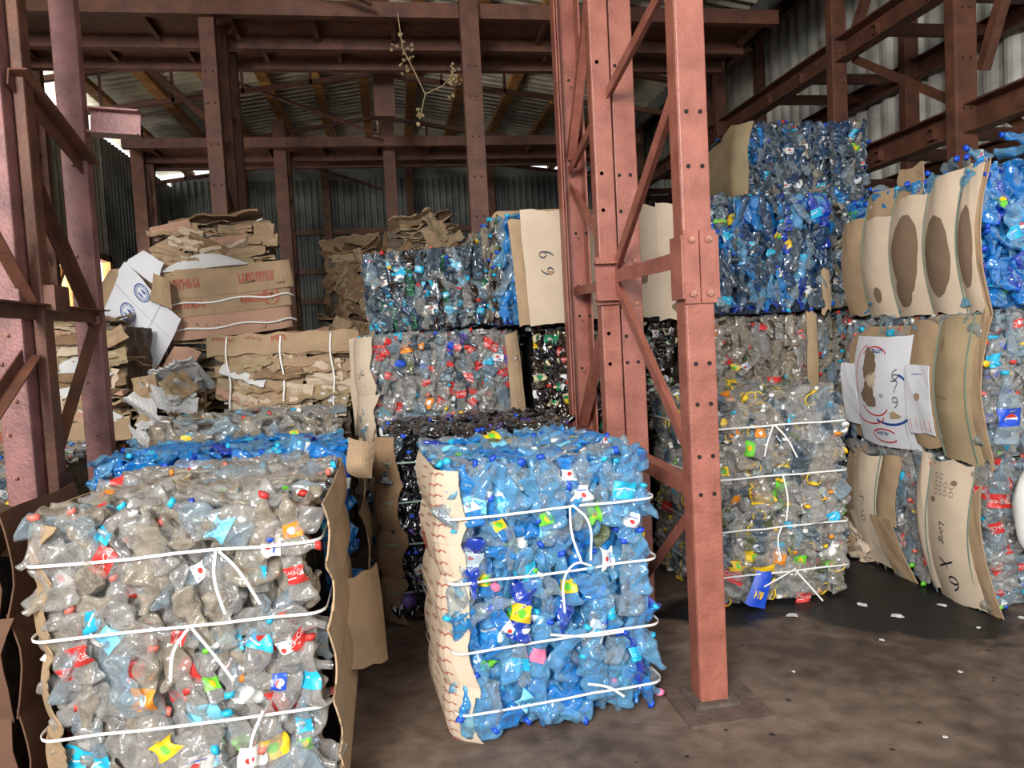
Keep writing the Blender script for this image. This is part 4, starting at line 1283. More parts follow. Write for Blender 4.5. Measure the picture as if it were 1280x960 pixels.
# B1 right side with a folded flap
for k, (v0, v1) in enumerate(((.1, .5), (.45, .97))):
    side_panel(B1, 1.23, .62, 1.12, 1, v0, v1, 0, 1, 'card', 2, .04, seed=35 + k, jag=.04, off=.03)
def quad_sheet(root, pts, mat, name='cardboard_flap', bend=.03, inks=(), jag=.02, seed=0, th=.006, nu=8, nv=8, label=None):
    """sheet through four corners (u0v0, u1v0, u1v1, u0v1)"""
    a, b, c, d = [Vector(p) for p in pts]
    n = (b - a).cross(d - a).normalized()
    def Pf(u, v):
        return a * (1 - u) * (1 - v) + b * u * (1 - v) + c * u * v + d * (1 - u) * v + n * bend * sin(pi * u) * (.6 + .4 * sin(pi * v))
    return sheet(name, Pf, root, mat, nu, nv, th, inks, jag, seed, label)
quad_sheet(B1, [(.60, -.36, .98), (.72, -.33, .94), (.74, -.30, 1.12), (.62, -.38, 1.16)], 'card', jag=.02)
quad_sheet(A, [(.47, .1, .25), (.62, .3, .2), (.60, .35, .62), (.46, .12, .62)], 'card', seed=3)
# E left wrap
for k, (v0, v1) in enumerate(((0.0, .5), (.45, 1.0))):
    side_panel(E2, 1.14, 1.05, .84, -1, v0, v1, .55, 1.06, 'card_pale', 1, .02, seed=40 + k, jag=.02, off=.04)
    side_panel(E1, 1.14, 1.05, .85, -1, v0, v1, .55, 1.06, 'card', 1, .02, seed=44 + k, jag=.02, off=.02)
quad_sheet(E2, [(.50, -.57, .1), (.60, -.55, .08), (.57, -.55, .82), (.47, -.57, .80)], 'card', bend=.01, jag=.06, nu=3, nv=12)


def front_panel(root, W, D, H, x0, x1, z0, z1, mat, bend=.05, inks=(), jag=.015, seed=0, off=.05, label=None, lean=0.0):
    def Pf(u, v):
        x = x0 + (x1 - x0) * u + lean * (v - .5); z = z0 + (z1 - z0) * v
        return Vector((x, -D / 2 - off - bend * sin(pi * u) * .6 - bend * sin(pi * v) * .6, z))
    return sheet('cardboard_panel', Pf, root, mat, 14, 16, .006, inks, jag, seed, label)
# Hb fronts: a strip, the sheet marked 69, a further strip
SIX = [(.62, .95), (.40, .85), (.22, .62), (.18, .32), (.38, .08), (.66, .12), (.78, .34), (.62, .52), (.36, .48), (.22, .34)]
NINE = [(.75, .60), (.55, .45), (.28, .55), (.24, .80), (.46, .98), (.72, .88), (.78, .60), (.68, .25), (.42, .02)]
SEVEN = [(.12, .9), (.8, .95), (.55, .5), (.35, .0)]
def hand(strokes, cu_, cv, hu, hv, w=.018, mat='ink', rot=0):
    out = []; a = radians(rot)
    for s_ in strokes:
        P = []
        # round the polyline
        q = [Vector(p) for p in s_]
        for _ in range(2):
            r = [q[0]]
            for i in range(len(q) - 1): r += [q[i].lerp(q[i + 1], .25), q[i].lerp(q[i + 1], .75)]
            q = r + [q[-1]]
        for p in q:
            x, y = (p.x - .5), (p.y - .5)
            X = x * cos(a) - y * sin(a); Y = x * sin(a) + y * cos(a)
            P.append((cu_ + X * hu, cv + Y * hv))
        V, T = stroke2d(P, w); out.append((V, T, mat))
    return out
front_panel(Hb, .79, .9, .77, -.28, -.18, 0, .74, 'card', .02, seed=51, lean=-.05, off=.03)
front_panel(Hb, .79, .9, .77, -.20, .14, -.0, .79, 'card_pale', .03, seed=52, off=.045,
            inks=hand([SIX], .45, .47, .30, .10, .014, rot=90) + hand([NINE], .45, .61, .30, .10, .014, rot=90) + [(*blob2d(.5, .45, .05, .02, 14, .1), 'card')], lean=-.04)
front_panel(Hb, .79, .9, .77, .12, .43, .03, .76, 'card_pale', .02, seed=53, off=.03)
front_panel(Hb, .79, .9, .77, -.36, .40, .74, .84, 'card', .0, seed=54, off=-.2, jag=.03)
front_panel(I_, .52, .9, .80, -.25, -.13, 0, .38, 'card_pale', .03, seed=55)
front_panel(I_, .52, .9, .80, -.14, .12, .01, .80, 'card_pale', .04, seed=56, inks=[(*blob2d(.45, .36, .13, .05, 20, .06), 'stain')])
front_panel(I_, .52, .9, .80, .10, .32, .0, .82, 'card_pale', .04, seed=57, inks=[(*blob2d(.6, .10, .2, .05, 20, .1), 'stain')])
# K3: thin cardboard edges left and right; K4 left side
front_panel(K3, 1.0, 1.0, .83, -.56, -.47, .0, .5, 'card_pale', .01, seed=58, off=.0, jag=.03)
front_panel(K3, 1.0, 1.0, .83, .40, .47, .0, .3, 'card', .01, seed=59, off=.03, jag=.05)
front_panel(K2, .88, .95, .84, .36, .44, .1, .84, 'card', .01, seed=60, off=.03, jag=.04)
for k, (u0_, u1_) in enumerate(((.0, .4), (.36, .72), (.70, 1.04))):
    side_panel(K4, 1.14, .95, .82, -1, -.02, .98 - .1 * (2 - k), u0_, u1_, 'card_olive', 0, .06, seed=60 + k, jag=.03, off=.04, straps_v=False)
# L sides -----------------------------------------------------
def lpanel(root, y0, y1, z0, z1, mat, seed, H, D=1.2, W=.85, amp=.03, off=.03, inks=(), jag=.012, bow=.07, label=None, sl=0.0, tp=0.0):
    """panel on the left side of an L bale; y0 (far) .. y1 (near) measured from the near corner backwards, bowed over its height"""
    def Pf(u, v):
        yy = y0 + (y1 - y0) * u + sl * (v - .5)
        z = z0 + (z1 - z0) * v + tp * u
        bu = amp * sin(pi * min(max(u, 0), 1)) + bow * sin(pi * min(max(z / H, 0), 1)) - bow * .45
        return Vector((-(W / 2 + off + bu), -D / 2 + yy, z))
    return sheet('cardboard_panel', Pf, root, mat, 22, 26, .006, inks, jag, seed, label)
def lstrap(root, ys, H, D=1.2, W=.85, off=.034, bow=.07, z0=0.0, z1=None):
    for y in ys:
        mb = MB(); P = []; Nn = []
        for i in range(17):
            z = z0 + ((z1 or H) - z0) * i / 16
            P.append((-(W / 2 + off + .004 + bow * sin(pi * z / H) - bow * .45), -D / 2 + y, z)); Nn.append((-1, 0, 0))
        for q in range(6): P.append((-W / 2 + .02 + q * .15, -D / 2 + y, H + .015)); Nn.append((0, 0, 1))
        mb.ribbon(P, .010, .002, 'wire', Nn); mb.build('strap', root)
st_ = lambda cu_, cv, ru, rv, s_: [(*blob2d(cu_, cv, ru, rv, 40, .025, seed=s_), 'stain')]
# L1: cuts follow the straps (far to near)
lpanel(L1, 1.16, .93, .03, .66, 'card', 1, .78, 1.16, amp=.015)
lpanel(L1, .95, .68, .01, .80, 'card', 2, .78, 1.16, inks=[], off=.024)
lpanel(L1, .93, .66, .01, .63, 'card_pale', 3, .78, 1.16, inks=st_(.55, .22, .12, .08, 1), off=.034)
lpanel(L1, .66, .37, .0, .70, 'card_pale', 4, .78, 1.16, inks=st_(.52, .52, .36, .34, 2) + st_(.38, .2, .25, .12, 8), off=.034)
lpanel(L1, .66, .45, .66, .88, 'card', 5, .78, 1.16, off=.026, jag=.04, amp=.0)
lpanel(L1, .37, .12, .0, .78, 'card_pale', 6, .78, 1.16, inks=st_(.48, .42, .38, .29, 3), off=.034)
lpanel(L1, .12, .0, .0, .78, 'card_pale', 7, .78, 1.16, inks=st_(.5, .45, .42, .28, 4), off=.030, amp=.01)
lpanel(L1, .005, -.035, -.02, .80, 'card', 8, .78, 1.16, off=.024, amp=.0)
lstrap(L1, [.93, .66, .37, .12], .78, 1.16)
# L2: tan panels, dirty white box panel with blue and red rings
lpanel(L2, 1.12, .55, .02, .76, 'card', 11, .8, amp=.02, off=.016)
lpanel(L2, .56, .28, .04, .80, 'card', 12, .8, amp=.03, off=.026)
lpanel(L2, .32, .04, -.01, .80, 'card_olive', 13, .8, amp=.03, off=.03, inks=[(*blob2d(.3, .8, .03, .05, 12, .1), 'stain'), (*stroke2d([(.2, .45), (.5, .43)], .008), 'stain')])
lpanel(L2, .06, -.03, .0, .78, 'card', 14, .8, amp=.0, off=.026, jag=.04)
ringink = [(*arc2d(.62, .45, .42, .24, -120, 60, .022), 'inkblue'), (*arc2d(.30, .62, .22, .30, 100, 210, .012), 'red'), (*arc2d(.42, .80, .22, .10, 20, 160, .012), 'red'),
           (*arc2d(.42, .42, .25, .14, 200, 330, .012), 'red'), (*arc2d(.30, .28, .25, .08, 180, 350, .012), 'red'), (*arc2d(.5, .10, .2, .06, 30, 330, .012), 'red')]
ringink += scribble(.48, .86, .2, .035, 4, 21, .010, 'inkblue') + scribble(.48, .125, .2, .03, 4, 22, .010, 'inkblue') + [(*tuv('o', .58, .47, .05, .03, 180), 'inkblue')]
ringink += hand([SIX], .8, .66, .14, .10, .008) + hand([SEVEN], .8, .56, .16, .11, .008) + hand([NINE], .78, .42, .14, .1, .008)
ringink += [(*blob2d(.36, .74, .12, .15, 24, .14, seed=3), 'stain'), (*blob2d(.34, .47, .13, .12, 24, .14, seed=5), 'stain'), (*blob2d(.40, .60, .10, .07, 12, .2, seed=6), 'card_pale'), (*blob2d(.74, .3, .08, .03, 12, .2, seed=7), 'card')]
lpanel(L2, 1.02, .48, .0, .70, 'card_white', 15, .8, amp=.03, off=.042, inks=ringink, label='dirty white box panel with red and blue rings')
lpanel(L2, 1.16, 1.0, .12, .52, 'card_white', 16, .8, amp=.0, off=.046, label='white box flap')
lpanel(L2, .50, .30, .12, .52, 'card_white', 17, .8, amp=.0, off=.068, inks=[(*blob2d(.5, .55, .12, .06, 14, .03), 'card'), (*stroke2d([(.3, .88), (.7, .88)], .01), 'inkblue')] + [(*stroke2d([(.1 + .1 * i, .06), (.1 + .1 * i, .22)], .02), 'lred') for i in range(0, 9, 2)], label='white box flap with a hand hole')
lstrap(L2, [.80, .56, .28, .05], .8, off=.05)
# L3: two groups of pale panels
lpanel(L3, 1.2, 1.02, .25, .78, 'card', 21, .81, amp=.0, off=.02)
lpanel(L3, 1.08, .82, .12, .74, 'card_pale', 22, .81, amp=.02, off=.036, inks=hand([SIX], .5, .35, .3, .13, .012, 'stain') + hand([SEVEN], .5, .5, .3, .12, .012, 'stain'))
lpanel(L3, 1.04, .72, .02, .34, 'card_pale', 23, .81, amp=.0, off=.050, jag=.02, sl=.12)
lpanel(L3, 1.24, 1.06, .02, .40, 'card_olive', 29, .81, amp=.0, off=.03, jag=.04)
lpanel(L3, .84, .66, .32, .76, 'card', 24, .81, amp=.02, off=.034)
lpanel(L3, .80, .60, -.0, .36, 'card', 25, .81, amp=.0, off=.060, sl=.14)
lpanel(L3, .46, .36, .02, .82, 'card_pale', 26, .81, amp=.01, off=.034, sl=.10)
LONG = hand([SEVEN], .56, .26, .34, .10, .012, rot=180) + hand([SIX], .56, .14, .34, .10, .012, rot=180)
longink = [(*tuv('Long', .45, .50, .17, .07, -90, .3), 'ink')] + hand([[(.0, .1), (.5, .5), (1., .9)], [(.1, .9), (.6, .45), (.55, .1)]], .45, .28, .34, .08, .014, rot=0) + hand([NINE], .55, .15, .36, .11, .014)
longink += [(*arc2d(.3 + .12 * (i % 4), .78 + .055 * (i // 4), .04, .018, 0, 360, .005, 12), 'stain') for i in range(10)] + [(*blob2d(.7, .86, .06, .018, 12, .05), 'stain'), (*blob2d(.25, .72, .06, .018, 12, .05), 'stain')]
lpanel(L3, .38, .05, .0, .80, 'card_pale', 27, .81, amp=.03, off=.036, inks=longink, sl=.06)
lpanel(L3, .08, -.03, .0, .72, 'card', 28, .81, amp=.0, off=.03, sl=.10)
lstrap(L3, [.84, .38, .06], .81, off=.04)

for k, (y, z, w_, a) in enumerate(((.60, .10, .22, .3), (.48, .06, .22, -.3), (.68, .16, .18, .7), (.55, .18, .16, .1))):
    sheet('crumpled_paper', lambda u, v: Vector((-.47 - .05 * v + .04 * sin(9 * u + k) * cos(7 * v), y - .05 + w_ * (u - .5), max(.008, z + .14 * (v - .5) + a * .12 * (u - .5) + .02 * sin(12 * u + 5 * v)))), L3, 'card_pale' if k % 2 else 'card', 10, 8, .003, [], .06, 140 + k)
# ------------------------------------------------------------------ cardboard bales
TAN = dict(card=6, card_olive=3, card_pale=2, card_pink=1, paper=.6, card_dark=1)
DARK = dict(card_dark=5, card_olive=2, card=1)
M_ = card_bale(-1.98, -.90, 6.85, .74, 1.76, 1.09, 'tall leaning stack of flattened brown boxes with red print', TAN, yaw=radians(3), tilt=(0, radians(-4)), n=105, seed=61, straps=(1,), shrink_top=.12)
# wrapped lower half of it
for k, (v0, v1, m) in enumerate(((.02, .24, 'card_pink'), (.20, .38, 'card'), (.34, .56, 'card'))):
    def Pf(u, v, v0=v0, v1=v1, k=k):
        a = pi * (u * .9 + .05)
        return Vector((-.56 * cos(a) * (1 + .05 * k), -.31 - .16 * sin(a) - .01 * k, (v0 + (v1 - v0) * v) * 1.12 + .1 * (u - .5) ** 2))
    ink = scribble(.30, .5, .24, .34, 13, k, .007) + scribble(.70, .5, .2, .34, 11, k + 5, .007) if k else []
    if k == 1: ink += [(*arc2d(.78, .5, .05, .38, 0, 360, .02), 'redink')]
    sheet('cardboard_panel', Pf, M_, m, 22, 5, .006, ink, .01, 70 + k)
for z in (.30, .10):
    mb = MB(); P = []; Nn = []
    for i in range(25):
        a = pi * i / 24; P.append((-.6 * cos(a), -.335 - .165 * sin(a), z * 1.12 + .012 * sin(i))); Nn.append((-cos(a), -sin(a), 0))
    mb.ribbon(P, .014, .003, 'strap', Nn); mb.build('strap', M_)
sheet('paper_sheet', lambda u, v: Vector((-.45 + .7 * u, -.45 + .04 * sin(6 * u) - .05 * (1 - v), .62 + .13 * v * sin(pi * (u * .9 + .05)))), M_, 'paper', 14, 5, .003, [], .02, 80)
N_ = card_bale(-1.38, -.28, 6.0, .7, .86, .86, 'squat cardboard bale with three white vertical straps above the clear bottles', TAN, n=75, seed=62)
for x in (-.42, -.02, .36):
    mb = MB(); P = []; Nn = []
    for i in range(14): P.append((x + .01 * sin(i), -.42, .02 + .86 * i / 13)); Nn.append((0, -1, 0))
    for q in range(5): P.append((x, -.38 + q * .17, .90)); Nn.append((0, 0, 1))
    mb.ribbon(P, .012, .003, 'strap', Nn); mb.build('strap', N_)
def Pf(u, v): 
    return Vector((-.56 + 1.14 * u, -.40 + .5 * max(0, v - .35), .745 + (.16 * min(v, .35) / .35 if v < .35 else .16) + .01 * sin(u * 30)))
sheet('cardboard_panel', Pf, N_, 'card', 24, 8, .006, scribble(.46, .26, .1, .1, 8, 3, .004) + scribble(.1, .28, .14, .07, 9, 4, .004) + scribble(.3, .28, .12, .05, 6, 5, .004), .01, 81)
sheet('cardboard_panel', lambda u, v: Vector((.50 + .08 * u, -.44, .05 + .75 * v)), N_, 'card_pale', 3, 10, .01, [], .05, 82)
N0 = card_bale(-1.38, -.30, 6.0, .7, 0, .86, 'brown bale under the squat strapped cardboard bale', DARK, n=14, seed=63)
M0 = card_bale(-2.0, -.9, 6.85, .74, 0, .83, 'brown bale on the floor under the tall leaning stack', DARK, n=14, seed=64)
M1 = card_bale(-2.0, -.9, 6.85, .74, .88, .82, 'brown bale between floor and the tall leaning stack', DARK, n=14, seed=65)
O_ = card_bale(-2.95, -1.88, 5.75, .75, 1.0, .95, 'messy heap-like cardboard bale seen between the two left posts', TAN, n=85, seed=66, tilt=(0, radians(3)), shrink_top=.2)
O0 = card_bale(-2.95, -1.88, 5.75, .75, 0, .93, 'brown bale supporting the messy cardboard bale at left', DARK, n=14, seed=67)
sheet('cardboard_panel', lambda u, v: Vector((-.5 + 1.0 * u, -.42 - .06 * sin(pi * u), .02 + .16 * v + .05 * u * u)), O_, 'card', 12, 4, .006, scribble(.35, .5, .4, .5, 12, 8, .012), .02, 83)
for k, (x, z, w_, h_) in enumerate(((.0, .55, .35, .12), (.05, .2, .4, .12), (-.3, .42, .22, .2))):
    sheet('paper_sheet', lambda u, v: Vector((x + w_ * u, -.44 + .03 * sin(7 * u), z + h_ * v * sin(pi * (u * .8 + .1)))), O_, 'paper', 8, 4, .003, [], .03, 84 + k)
# loose heap between N and O: crumpled boxes and paper
hp = card_bale(-1.86, -1.42, 5.72, .6, .0, 1.5, 'ragged heap of torn boxes and white paper left of the squat strapped bale', dict(card=4, card_olive=2, paper=3, card_dark=3), n=80, seed=68, core='core_dark', mess=3.5)
for k, (x, z, w_, h_, a) in enumerate(((-.16, 1.28, .14, .26, .5), (-.02, 1.32, .18, .14, -.4), (-.18, 1.02, .12, .22, .2), (.08, 1.38, .14, .12, .9), (-.1, 1.16, .2, .1, -.2))):
    sheet('paper_sheet', lambda u, v: Vector((x + w_ * (u - .5) * cos(a) - h_ * (v - .5) * sin(a), -.36 + .05 * sin(5 * u + 4 * v + k), z + w_ * (u - .5) * sin(a) + h_ * (v - .5) * cos(a))), hp, 'paper', 8, 8, .003, [], .09, 120 + k)
# white box sheet
ws = thing('flattened_box', 'large flattened white box with blue round stamps leaning by the tall stack', 'box')
def emblem(cu_, cv, ru, rv):
    o = [(*arc2d(cu_, cv, ru, rv, 0, 360, .012, 24), 'inkblue'), (*arc2d(cu_, cv, ru * .7, rv * .7, 0, 360, .006, 24), 'inkblue'), (*blob2d(cu_ + ru * .1, cv + rv * .25, ru * .35, rv * .16, 12, .2), 'inkblue'), (*blob2d(cu_, cv - rv * .35, ru * .4, rv * .12, 12, .1), 'inkblue')]
    for i in range(18):
        a = 2 * pi * i / 18; o.append((*stroke2d([(cu_ + ru * .8 * cos(a), cv + rv * .8 * sin(a)), (cu_ + ru * .92 * cos(a), cv + rv * .92 * sin(a))], .014), 'inkblue'))
    return o
quad_sheet(ws, [(-2.44, 6.62, 1.93), (-1.97, 6.5, 1.47), (-1.74, 6.6, 1.93), (-2.16, 6.66, 2.45)], 'card_white', 'box_panel', .06,
           emblem(.38, .50, .12, .11) + emblem(.42, .86, .12, .10) + [(*stroke2d([(.02, .66), (.98, .66)], .006), 'grey'), (*stroke2d([(.02, .28), (.98, .28)], .006), 'grey'), (*stroke2d([(.7, .3), (.7, .98)], .006), 'grey')], .015, 5, nu=18, nv=18)
quad_sheet(ws, [(-2.16, 6.66, 2.43), (-1.92, 6.62, 2.22), (-1.86, 6.68, 2.42), (-2.03, 6.7, 2.54)], 'card_white', 'box_flap', .02, [], .02, 6)
quad_sheet(ws, [(-2.60, 6.66, 1.92), (-2.42, 6.6, 1.90), (-2.17, 6.66, 2.40), (-2.30, 6.7, 2.38)], 'card', 'box_flap', .02, [], .02, 7)
quad_sheet(ws, [(-1.95, 6.52, 2.10), (-1.78, 6.5, 2.02), (-1.80, 6.55, 2.26), (-1.92, 6.56, 2.32)], 'card', 'box_flap', .04, [], .03, 9)
ws2 = thing('flattened_box', 'reddish brown box panel slumped under the white stamped box', 'box')
quad_sheet(ws2, [(-2.06, 6.50, 1.30), (-1.84, 6.48, 1.22), (-1.60, 6.60, 1.66), (-1.80, 6.58, 1.72)], 'card_pink', 'box_panel', .03, [], .02, 8)
# rear dark bales
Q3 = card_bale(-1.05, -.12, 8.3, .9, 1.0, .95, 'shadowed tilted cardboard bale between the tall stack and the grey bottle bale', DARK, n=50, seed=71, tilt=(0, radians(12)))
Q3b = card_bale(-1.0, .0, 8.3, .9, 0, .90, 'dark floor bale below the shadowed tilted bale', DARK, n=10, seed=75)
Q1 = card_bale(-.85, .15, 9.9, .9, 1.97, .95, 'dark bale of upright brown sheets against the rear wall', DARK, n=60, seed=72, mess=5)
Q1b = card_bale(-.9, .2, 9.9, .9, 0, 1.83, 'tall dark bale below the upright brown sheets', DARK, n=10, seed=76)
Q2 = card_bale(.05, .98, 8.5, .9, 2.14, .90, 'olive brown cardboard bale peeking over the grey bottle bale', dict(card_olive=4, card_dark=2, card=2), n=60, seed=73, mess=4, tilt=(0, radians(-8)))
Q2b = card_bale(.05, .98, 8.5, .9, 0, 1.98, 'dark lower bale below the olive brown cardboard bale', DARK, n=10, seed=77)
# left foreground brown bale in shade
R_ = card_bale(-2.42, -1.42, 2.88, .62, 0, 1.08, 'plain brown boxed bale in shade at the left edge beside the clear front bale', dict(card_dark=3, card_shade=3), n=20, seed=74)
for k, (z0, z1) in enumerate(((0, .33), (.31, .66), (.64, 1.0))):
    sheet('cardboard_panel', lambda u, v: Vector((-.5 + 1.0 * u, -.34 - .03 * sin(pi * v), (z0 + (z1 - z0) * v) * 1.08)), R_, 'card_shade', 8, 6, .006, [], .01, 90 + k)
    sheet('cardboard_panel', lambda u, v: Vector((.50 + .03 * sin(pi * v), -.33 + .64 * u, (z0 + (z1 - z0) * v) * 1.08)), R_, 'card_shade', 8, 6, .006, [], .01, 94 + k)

# ------------------------------------------------------------------ small things
# loose bottles on the top right bale
LOOSE = ((3.22, 3.62, 2.49, 'lightblue', 'pale blue crushed bottle with a white label piled on the top right bale', 'white', .9, 1.2, .3), (3.30, 3.90, 2.50, 'clear_cool', 'clear crushed bottle with a green label on the top right bale', 'green', .95, 1.3, 1.2),
         (3.42, 4.18, 2.48, 'lightblue', 'blue crushed bottle beside the raised cardboard flap on the top right bale', None, .9, 1.1, .5), (3.22, 4.40, 2.46, 'clear_cool', 'clear crushed bottle at the far corner of the top right bale', None, .8, 1.2, -.3),
         (3.55, 3.72, 2.53, 'lightblue', 'topmost pale blue bottle heaped over the stained panels', 'cyan', .9, 1.4, 2.0), (3.34, 3.50, 2.55, 'blue', 'deep blue crushed bottle heaped nearest the frame edge on the top tier', None, .8, 1.2, .1),
         (3.50, 4.02, 2.53, 'clear', 'colourless crushed bottle heaped in the middle of the top right bale', None, .9, 1.3, .9))
for i, (x, y, z, m, lb, la, sc, ra, rb) in enumerate(LOOSE):
    b = HI[(i * 3 + 1) % 12]
    o = link('plastic_bottle', body_mesh(b, m)); tag(o, lb, 'bottle', None)
    o.location = (x, y, z); o.rotation_euler = (ra, .1, rb); o.scale = (sc,) * 3
    if la: link('bottle_label', label_mesh(b, la), o)
    link('bottle_cap', cap_mesh(b, 'royal'), o)
# the cola bottle with the blue label, upright on the face of the middle tier
b = HI[2]
pe = link('plastic_bottle', body_mesh(b, 'clear_cool'), L2)
pe.matrix_local = Matrix.Translation((-.36, -.665, .30)) @ Matrix(((0, 1, 0, 0), (0, 0, -1, 0), (-1, 0, 0, 0), (0, 0, 0, 1))) @ Matrix.Scale(1.25, 4)
link('bottle_label', label_mesh(b, 'pepsi'), pe); link('bottle_cap', cap_mesh(b, 'cyan'), pe)
# white bag
mb = MB(); n1, n2 = 16, 12; vs = []
for i in range(n1 + 1):
    a = pi * i / n1
    for j in range(n2):
        p = 2 * pi * j / n2; r = sin(a) ** .7 * (1 + .1 * sin(3 * p + i) + .06 * sin(5 * a + p * 2))
        vs.append((3.19 + .11 * r * cos(p), 3.25 + .07 * r * sin(p), .60 + .22 * cos(a)))
mb.add(vs, [(i * n2 + j, (i + 1) * n2 + j, (i + 1) * n2 + (j + 1) % n2, i * n2 + (j + 1) % n2) for i in range(n1) for j in range(n2)], 'bag')
o = mb.build('plastic_bag', smooth=True); tag(o, 'bulging dull white bag hanging on the floor tier bale', 'bag')
def ray(px, py):
    return (fw + cr * ((px - 640) / F) - cu * ((py - 480) / F))
def hero(root, px, py, mat, lab, cap, ang, sc=1.0, b=None, proud=.02, D=1.05):
    """a bottle seen whole on the front face of a bale; ang turns its neck from straight up"""
    Mi = Matrix.Translation(root.location) @ root.rotation_euler.to_matrix().to_4x4()
    n = Mi.to_3x3() @ Vector((0, -1, 0)); o = Mi @ Vector((0, -D / 2 - proud, 0))
    d = ray(px, py); t = (o - EYE).dot(n) / d.dot(n)
    p = Mi.inverted() @ (EYE + d * t)
    bb = HI[b] if b is not None else HI[int(px + py) % 12]
    p.z = min(p.z, 1.14 - bb.L * sc / 2 * abs(cos(radians(ang)))); p.x = max(-.36, min(.36, p.x))
    a = radians(ang)
    ax = Vector((sin(a), 0, -cos(a)))          # base direction; neck points the other way
    zz = Vector((0, -1, 0)); yy = zz.cross(ax)
    R3 = Matrix((ax, yy, zz)).transposed()
    b = HI[b] if b is not None else HI[int(px + py) % 12]
    q = link('plastic_bottle', body_mesh(b, mat), root)
    q.matrix_local = Matrix.Translation(p) @ R3.to_4x4() @ Matrix.Scale(sc, 4)
    if cap: link('bottle_cap', cap_mesh(b, cap), q)
    if lab: link('bottle_label', label_mesh(b, lab), q)
for h in ((118, 697, 'clear', 'cola', None, 60, .85, 2), (95, 808, 'clear', 'cola', 'lred', 10, .9, 0), (262, 655, 'clear_cool', 'water', 'cyan', 60, .95, 5), (135, 662, 'clear', 'cyan', None, -40, .75, 1),
          (60, 640, 'clear', None, 'lred', 10, 1.0, 2), (100, 660, 'clear_warm', None, 'lred', 20, .8, 4), (190, 710, 'clear_warm', None, None, 175, 1.0, 5), (325, 705, 'clear', 'cyan', 'royal', -15, .8, 1),
          (392, 705, 'clear', 'cola_ru', None, 10, .85, 0), (340, 852, 'clear', 'pepsi', 'orange', 80, .8, 3), (338, 920, 'clear', 'yellow', None, 15, .95, 2), (388, 895, 'clear_cool', 'cyan', None, 0, .85, 1),
          (180, 860, 'clear_warm', 'orange', 'lred', -10, 1.0, 0), (75, 835, 'clear', 'cola', None, 5, .8, 4), (245, 940, 'clear', 'white', None, 5, .95, 2), (200, 925, 'clear', 'yellow', None, 30, .9, 5),
          (262, 845, 'clear', 'green', 'lime', 10, .8, 1), (355, 800, 'clear', 'white', 'red', 5, .85, 4), (215, 795, 'clear', 'cola_ru', None, 70, .8, 1), (390, 620, 'clear_warm', 'orange', None, 10, .8, 3),
          (420, 915, 'clear', 'green', None, 5, .75, 4), (175, 640, 'clear', None, 'cyan', 30, .9, 5), (320, 640, 'clear_warm', None, 'red', -20, 1.0, 2), (125, 945, 'clear_cool', 'cyan', None, 8, .9, 1),
          (150, 760, 'clear', None, 'lred', 10, .85, 3), (280, 760, 'clear', None, None, -12, .9, 0)):
    hero(A, *h)
for h in ((690, 605, 'lightblue', None, 'royal', 8, 1.0, 2), (725, 600, 'clear_cool', 'white', None, 0, .95, 5), (630, 570, 'lightblue', None, 'royal', 30, .9, 0), (780, 570, 'lightblue', 'cyan', None, -10, .95, 2),
          (600, 625, 'lightblue', 'water', None, -15, .9, 1), (810, 700, 'lightblue', None, 'royal', 0, 1.0, 0), (790, 720, 'clear_cool', None, 'royal', 3, 1.05, 2), (740, 830, 'lightblue', None, 'cyan', -5, 1.0, 5),
          (675, 810, 'lightblue', 'pinkl', 'royal', -20, .95, 3), (630, 780, 'blue', 'white', 'royal', 40, .9, 4), (610, 880, 'lightblue', None, 'royal', 10, .9, 2), (700, 890, 'lightblue', None, None, 80, .95, 5),
          (620, 650, 'blue', 'yellow', 'royal', 20, .8, 1), (680, 640, 'clear_cool', 'green', None, 10, .85, 3), (760, 760, 'lightblue', 'cyan', 'royal', 15, .9, 4), (790, 640, 'lightblue', 'white', 'cyan', -20, .9, 0)):
    hero(C, *h[:7], b=h[7], D=.85)
for h in ((915, 520, 'clear', 'orange', 'cyan', 5, .85, 1), (950, 530, 'clear', 'orange', 'white', -5, .85, 3), (1000, 520, 'clear', None, 'white', 70, .9, 5), (930, 560, 'clear', 'green', 'white', 80, .8, 2),
          (1040, 640, 'clear', 'cyan', 'orange', 10, .9, 0), (985, 650, 'clear', 'cyan', 'yellow', 0, .9, 4), (960, 620, 'clear', 'yellow', 'white', 30, .8, 3), (1035, 700, 'clear', 'green', 'yellow', 20, .8, 1),
          (920, 700, 'clear', 'yellow', 'white', 0, .85, 5), (1005, 740, 'clear', 'cola_ru', 'white', -10, .85, 2)):
    hero(K1, *h[:7], b=h[7], D=.9)
# loose strap tails on the blue bale and on the clear bale
def tail(root, pts, wd=.009):
    mb = MB(); q = [Vector(p) for p in pts]
    for _ in range(3):
        r = [q[0]]
        for i in range(len(q) - 1): r += [q[i].lerp(q[i + 1], .25), q[i].lerp(q[i + 1], .75)]
        q = r + [q[-1]]
    mb.ribbon(q, wd, .0015, 'strap'); mb.build('strap_tail', root)
Yc = -.425 - .06
tail(C, [(.06, Yc, .93), (.05, Yc - .02, .82), (.09, Yc - .02, .70)]); tail(C, [(.07, Yc, .93), (.14, Yc - .03, .86), (.13, Yc - .02, .70)])
tail(C, [(.14, Yc, .67), (.06, Yc - .03, .71), (.0, Yc - .03, .64), (.01, Yc - .02, .50)]); tail(C, [(-.05, Yc, .41), (.1, Yc - .02, .385), (.26, Yc - .02, .385)])
tail(C, [(.1, Yc, .18), (.18, Yc - .03, .17), (.25, Yc - .02, .11)], .01)
Ya = -.525 - .065
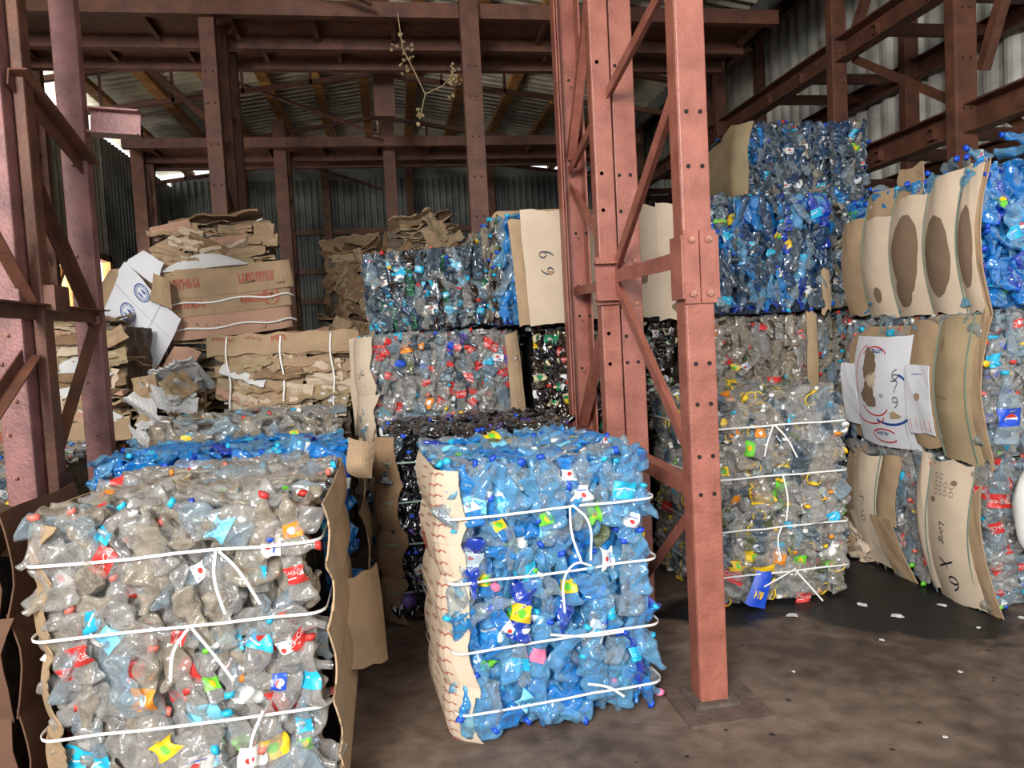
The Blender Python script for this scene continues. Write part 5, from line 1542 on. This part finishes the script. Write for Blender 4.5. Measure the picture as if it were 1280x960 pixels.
tail(A, [(.13, Ya, .98), (.12, Ya - .02, .90), (.15, Ya - .02, .78)]); tail(A, [(.14, Ya, .98), (.2, Ya - .03, .93), (.26, Ya - .02, .80)])
tail(A, [(.03, Ya, .74), (-.02, Ya - .02, .68), (-.03, Ya - .02, .58)]); tail(A, [(.04, Ya, .74), (.12, Ya - .03, .64), (.16, Ya - .02, .56)]); tail(A, [(.24, Ya, .44), (.19, Ya - .02, .34), (.2, Ya - .02, .22)])
Yk = -.45 - .055
tail(K1, [(.0, Yk, .76), (.02, Yk - .02, .62), (.0, Yk - .02, .5)]); tail(K1, [(.06, Yk, .2), (.12, Yk - .03, .12), (.2, Yk - .04, .02)]); tail(K1, [(-.2, Yk, .1), (-.05, Yk - .03, .18), (.05, Yk - .02, .22)])
tail(K1, [(-.05, Yk, 1.05), (-.1, Yk - .02, .96), (-.12, Yk - .02, .88)]); tail(K1, [(-.04, Yk, 1.05), (.02, Yk - .02, .98), (.08, Yk - .02, .86)])
tail(K1, [(-.02, Yk, .46), (-.06, Yk - .02, .4), (-.04, Yk - .02, .28)])
# a torn blue packet at the foot of the jug bale
quad_sheet(K1, [(-.26, -.50, .03), (-.15, -.52, .0), (-.08, -.50, .20), (-.17, -.49, .22)], 'royal', 'torn_label', .015, scribble(.5, .35, .5, .2, 3, 2, .05, 'yellow'), .02, 12, th=.002, label='torn blue packet')
# crumpled paper by the right bale and scraps on the floor
sc_t = [(3.02, 4.35, .10), (2.98, 4.55, .14), (3.03, 4.2, .07)]
for i, (x, y, s_) in enumerate(((2.95, 3.62, .025), (2.62, 3.55, .035), (3.2, 3.35, .02), (2.35, 3.3, .015), (2.45, 2.9, .012), (1.35, 2.25, .012), (2.0, 2.45, .010), (2.1, 3.72, .04), (.52, 2.35, .010), (2.05, 2.15, .012), (2.9, 3.3, .012), (1.75, 3.1, .010), (2.55, 3.75, .03))):
    mb = MB(); rgs = random.Random(i)
    vs = [(x + s_ * cos(a) * rgs.uniform(.6, 1.2), y + s_ * sin(a) * rgs.uniform(.5, 1.2), .002 + rgs.uniform(0, .25) * s_) for a in [k * pi / 4 for k in range(8)]]
    vs += [(v[0], v[1], v[2] + .002) for v in vs]
    mb.add(vs, [tuple(range(7, -1, -1)), tuple(range(8, 16))] + [(k, (k + 1) % 8, 8 + (k + 1) % 8, 8 + k) for k in range(8)], 'paper')
    o = mb.build('paper_scrap'); tag(o, 'small pale scrap of litter on the bare dirty floor', 'litter', 'scraps on the floor')
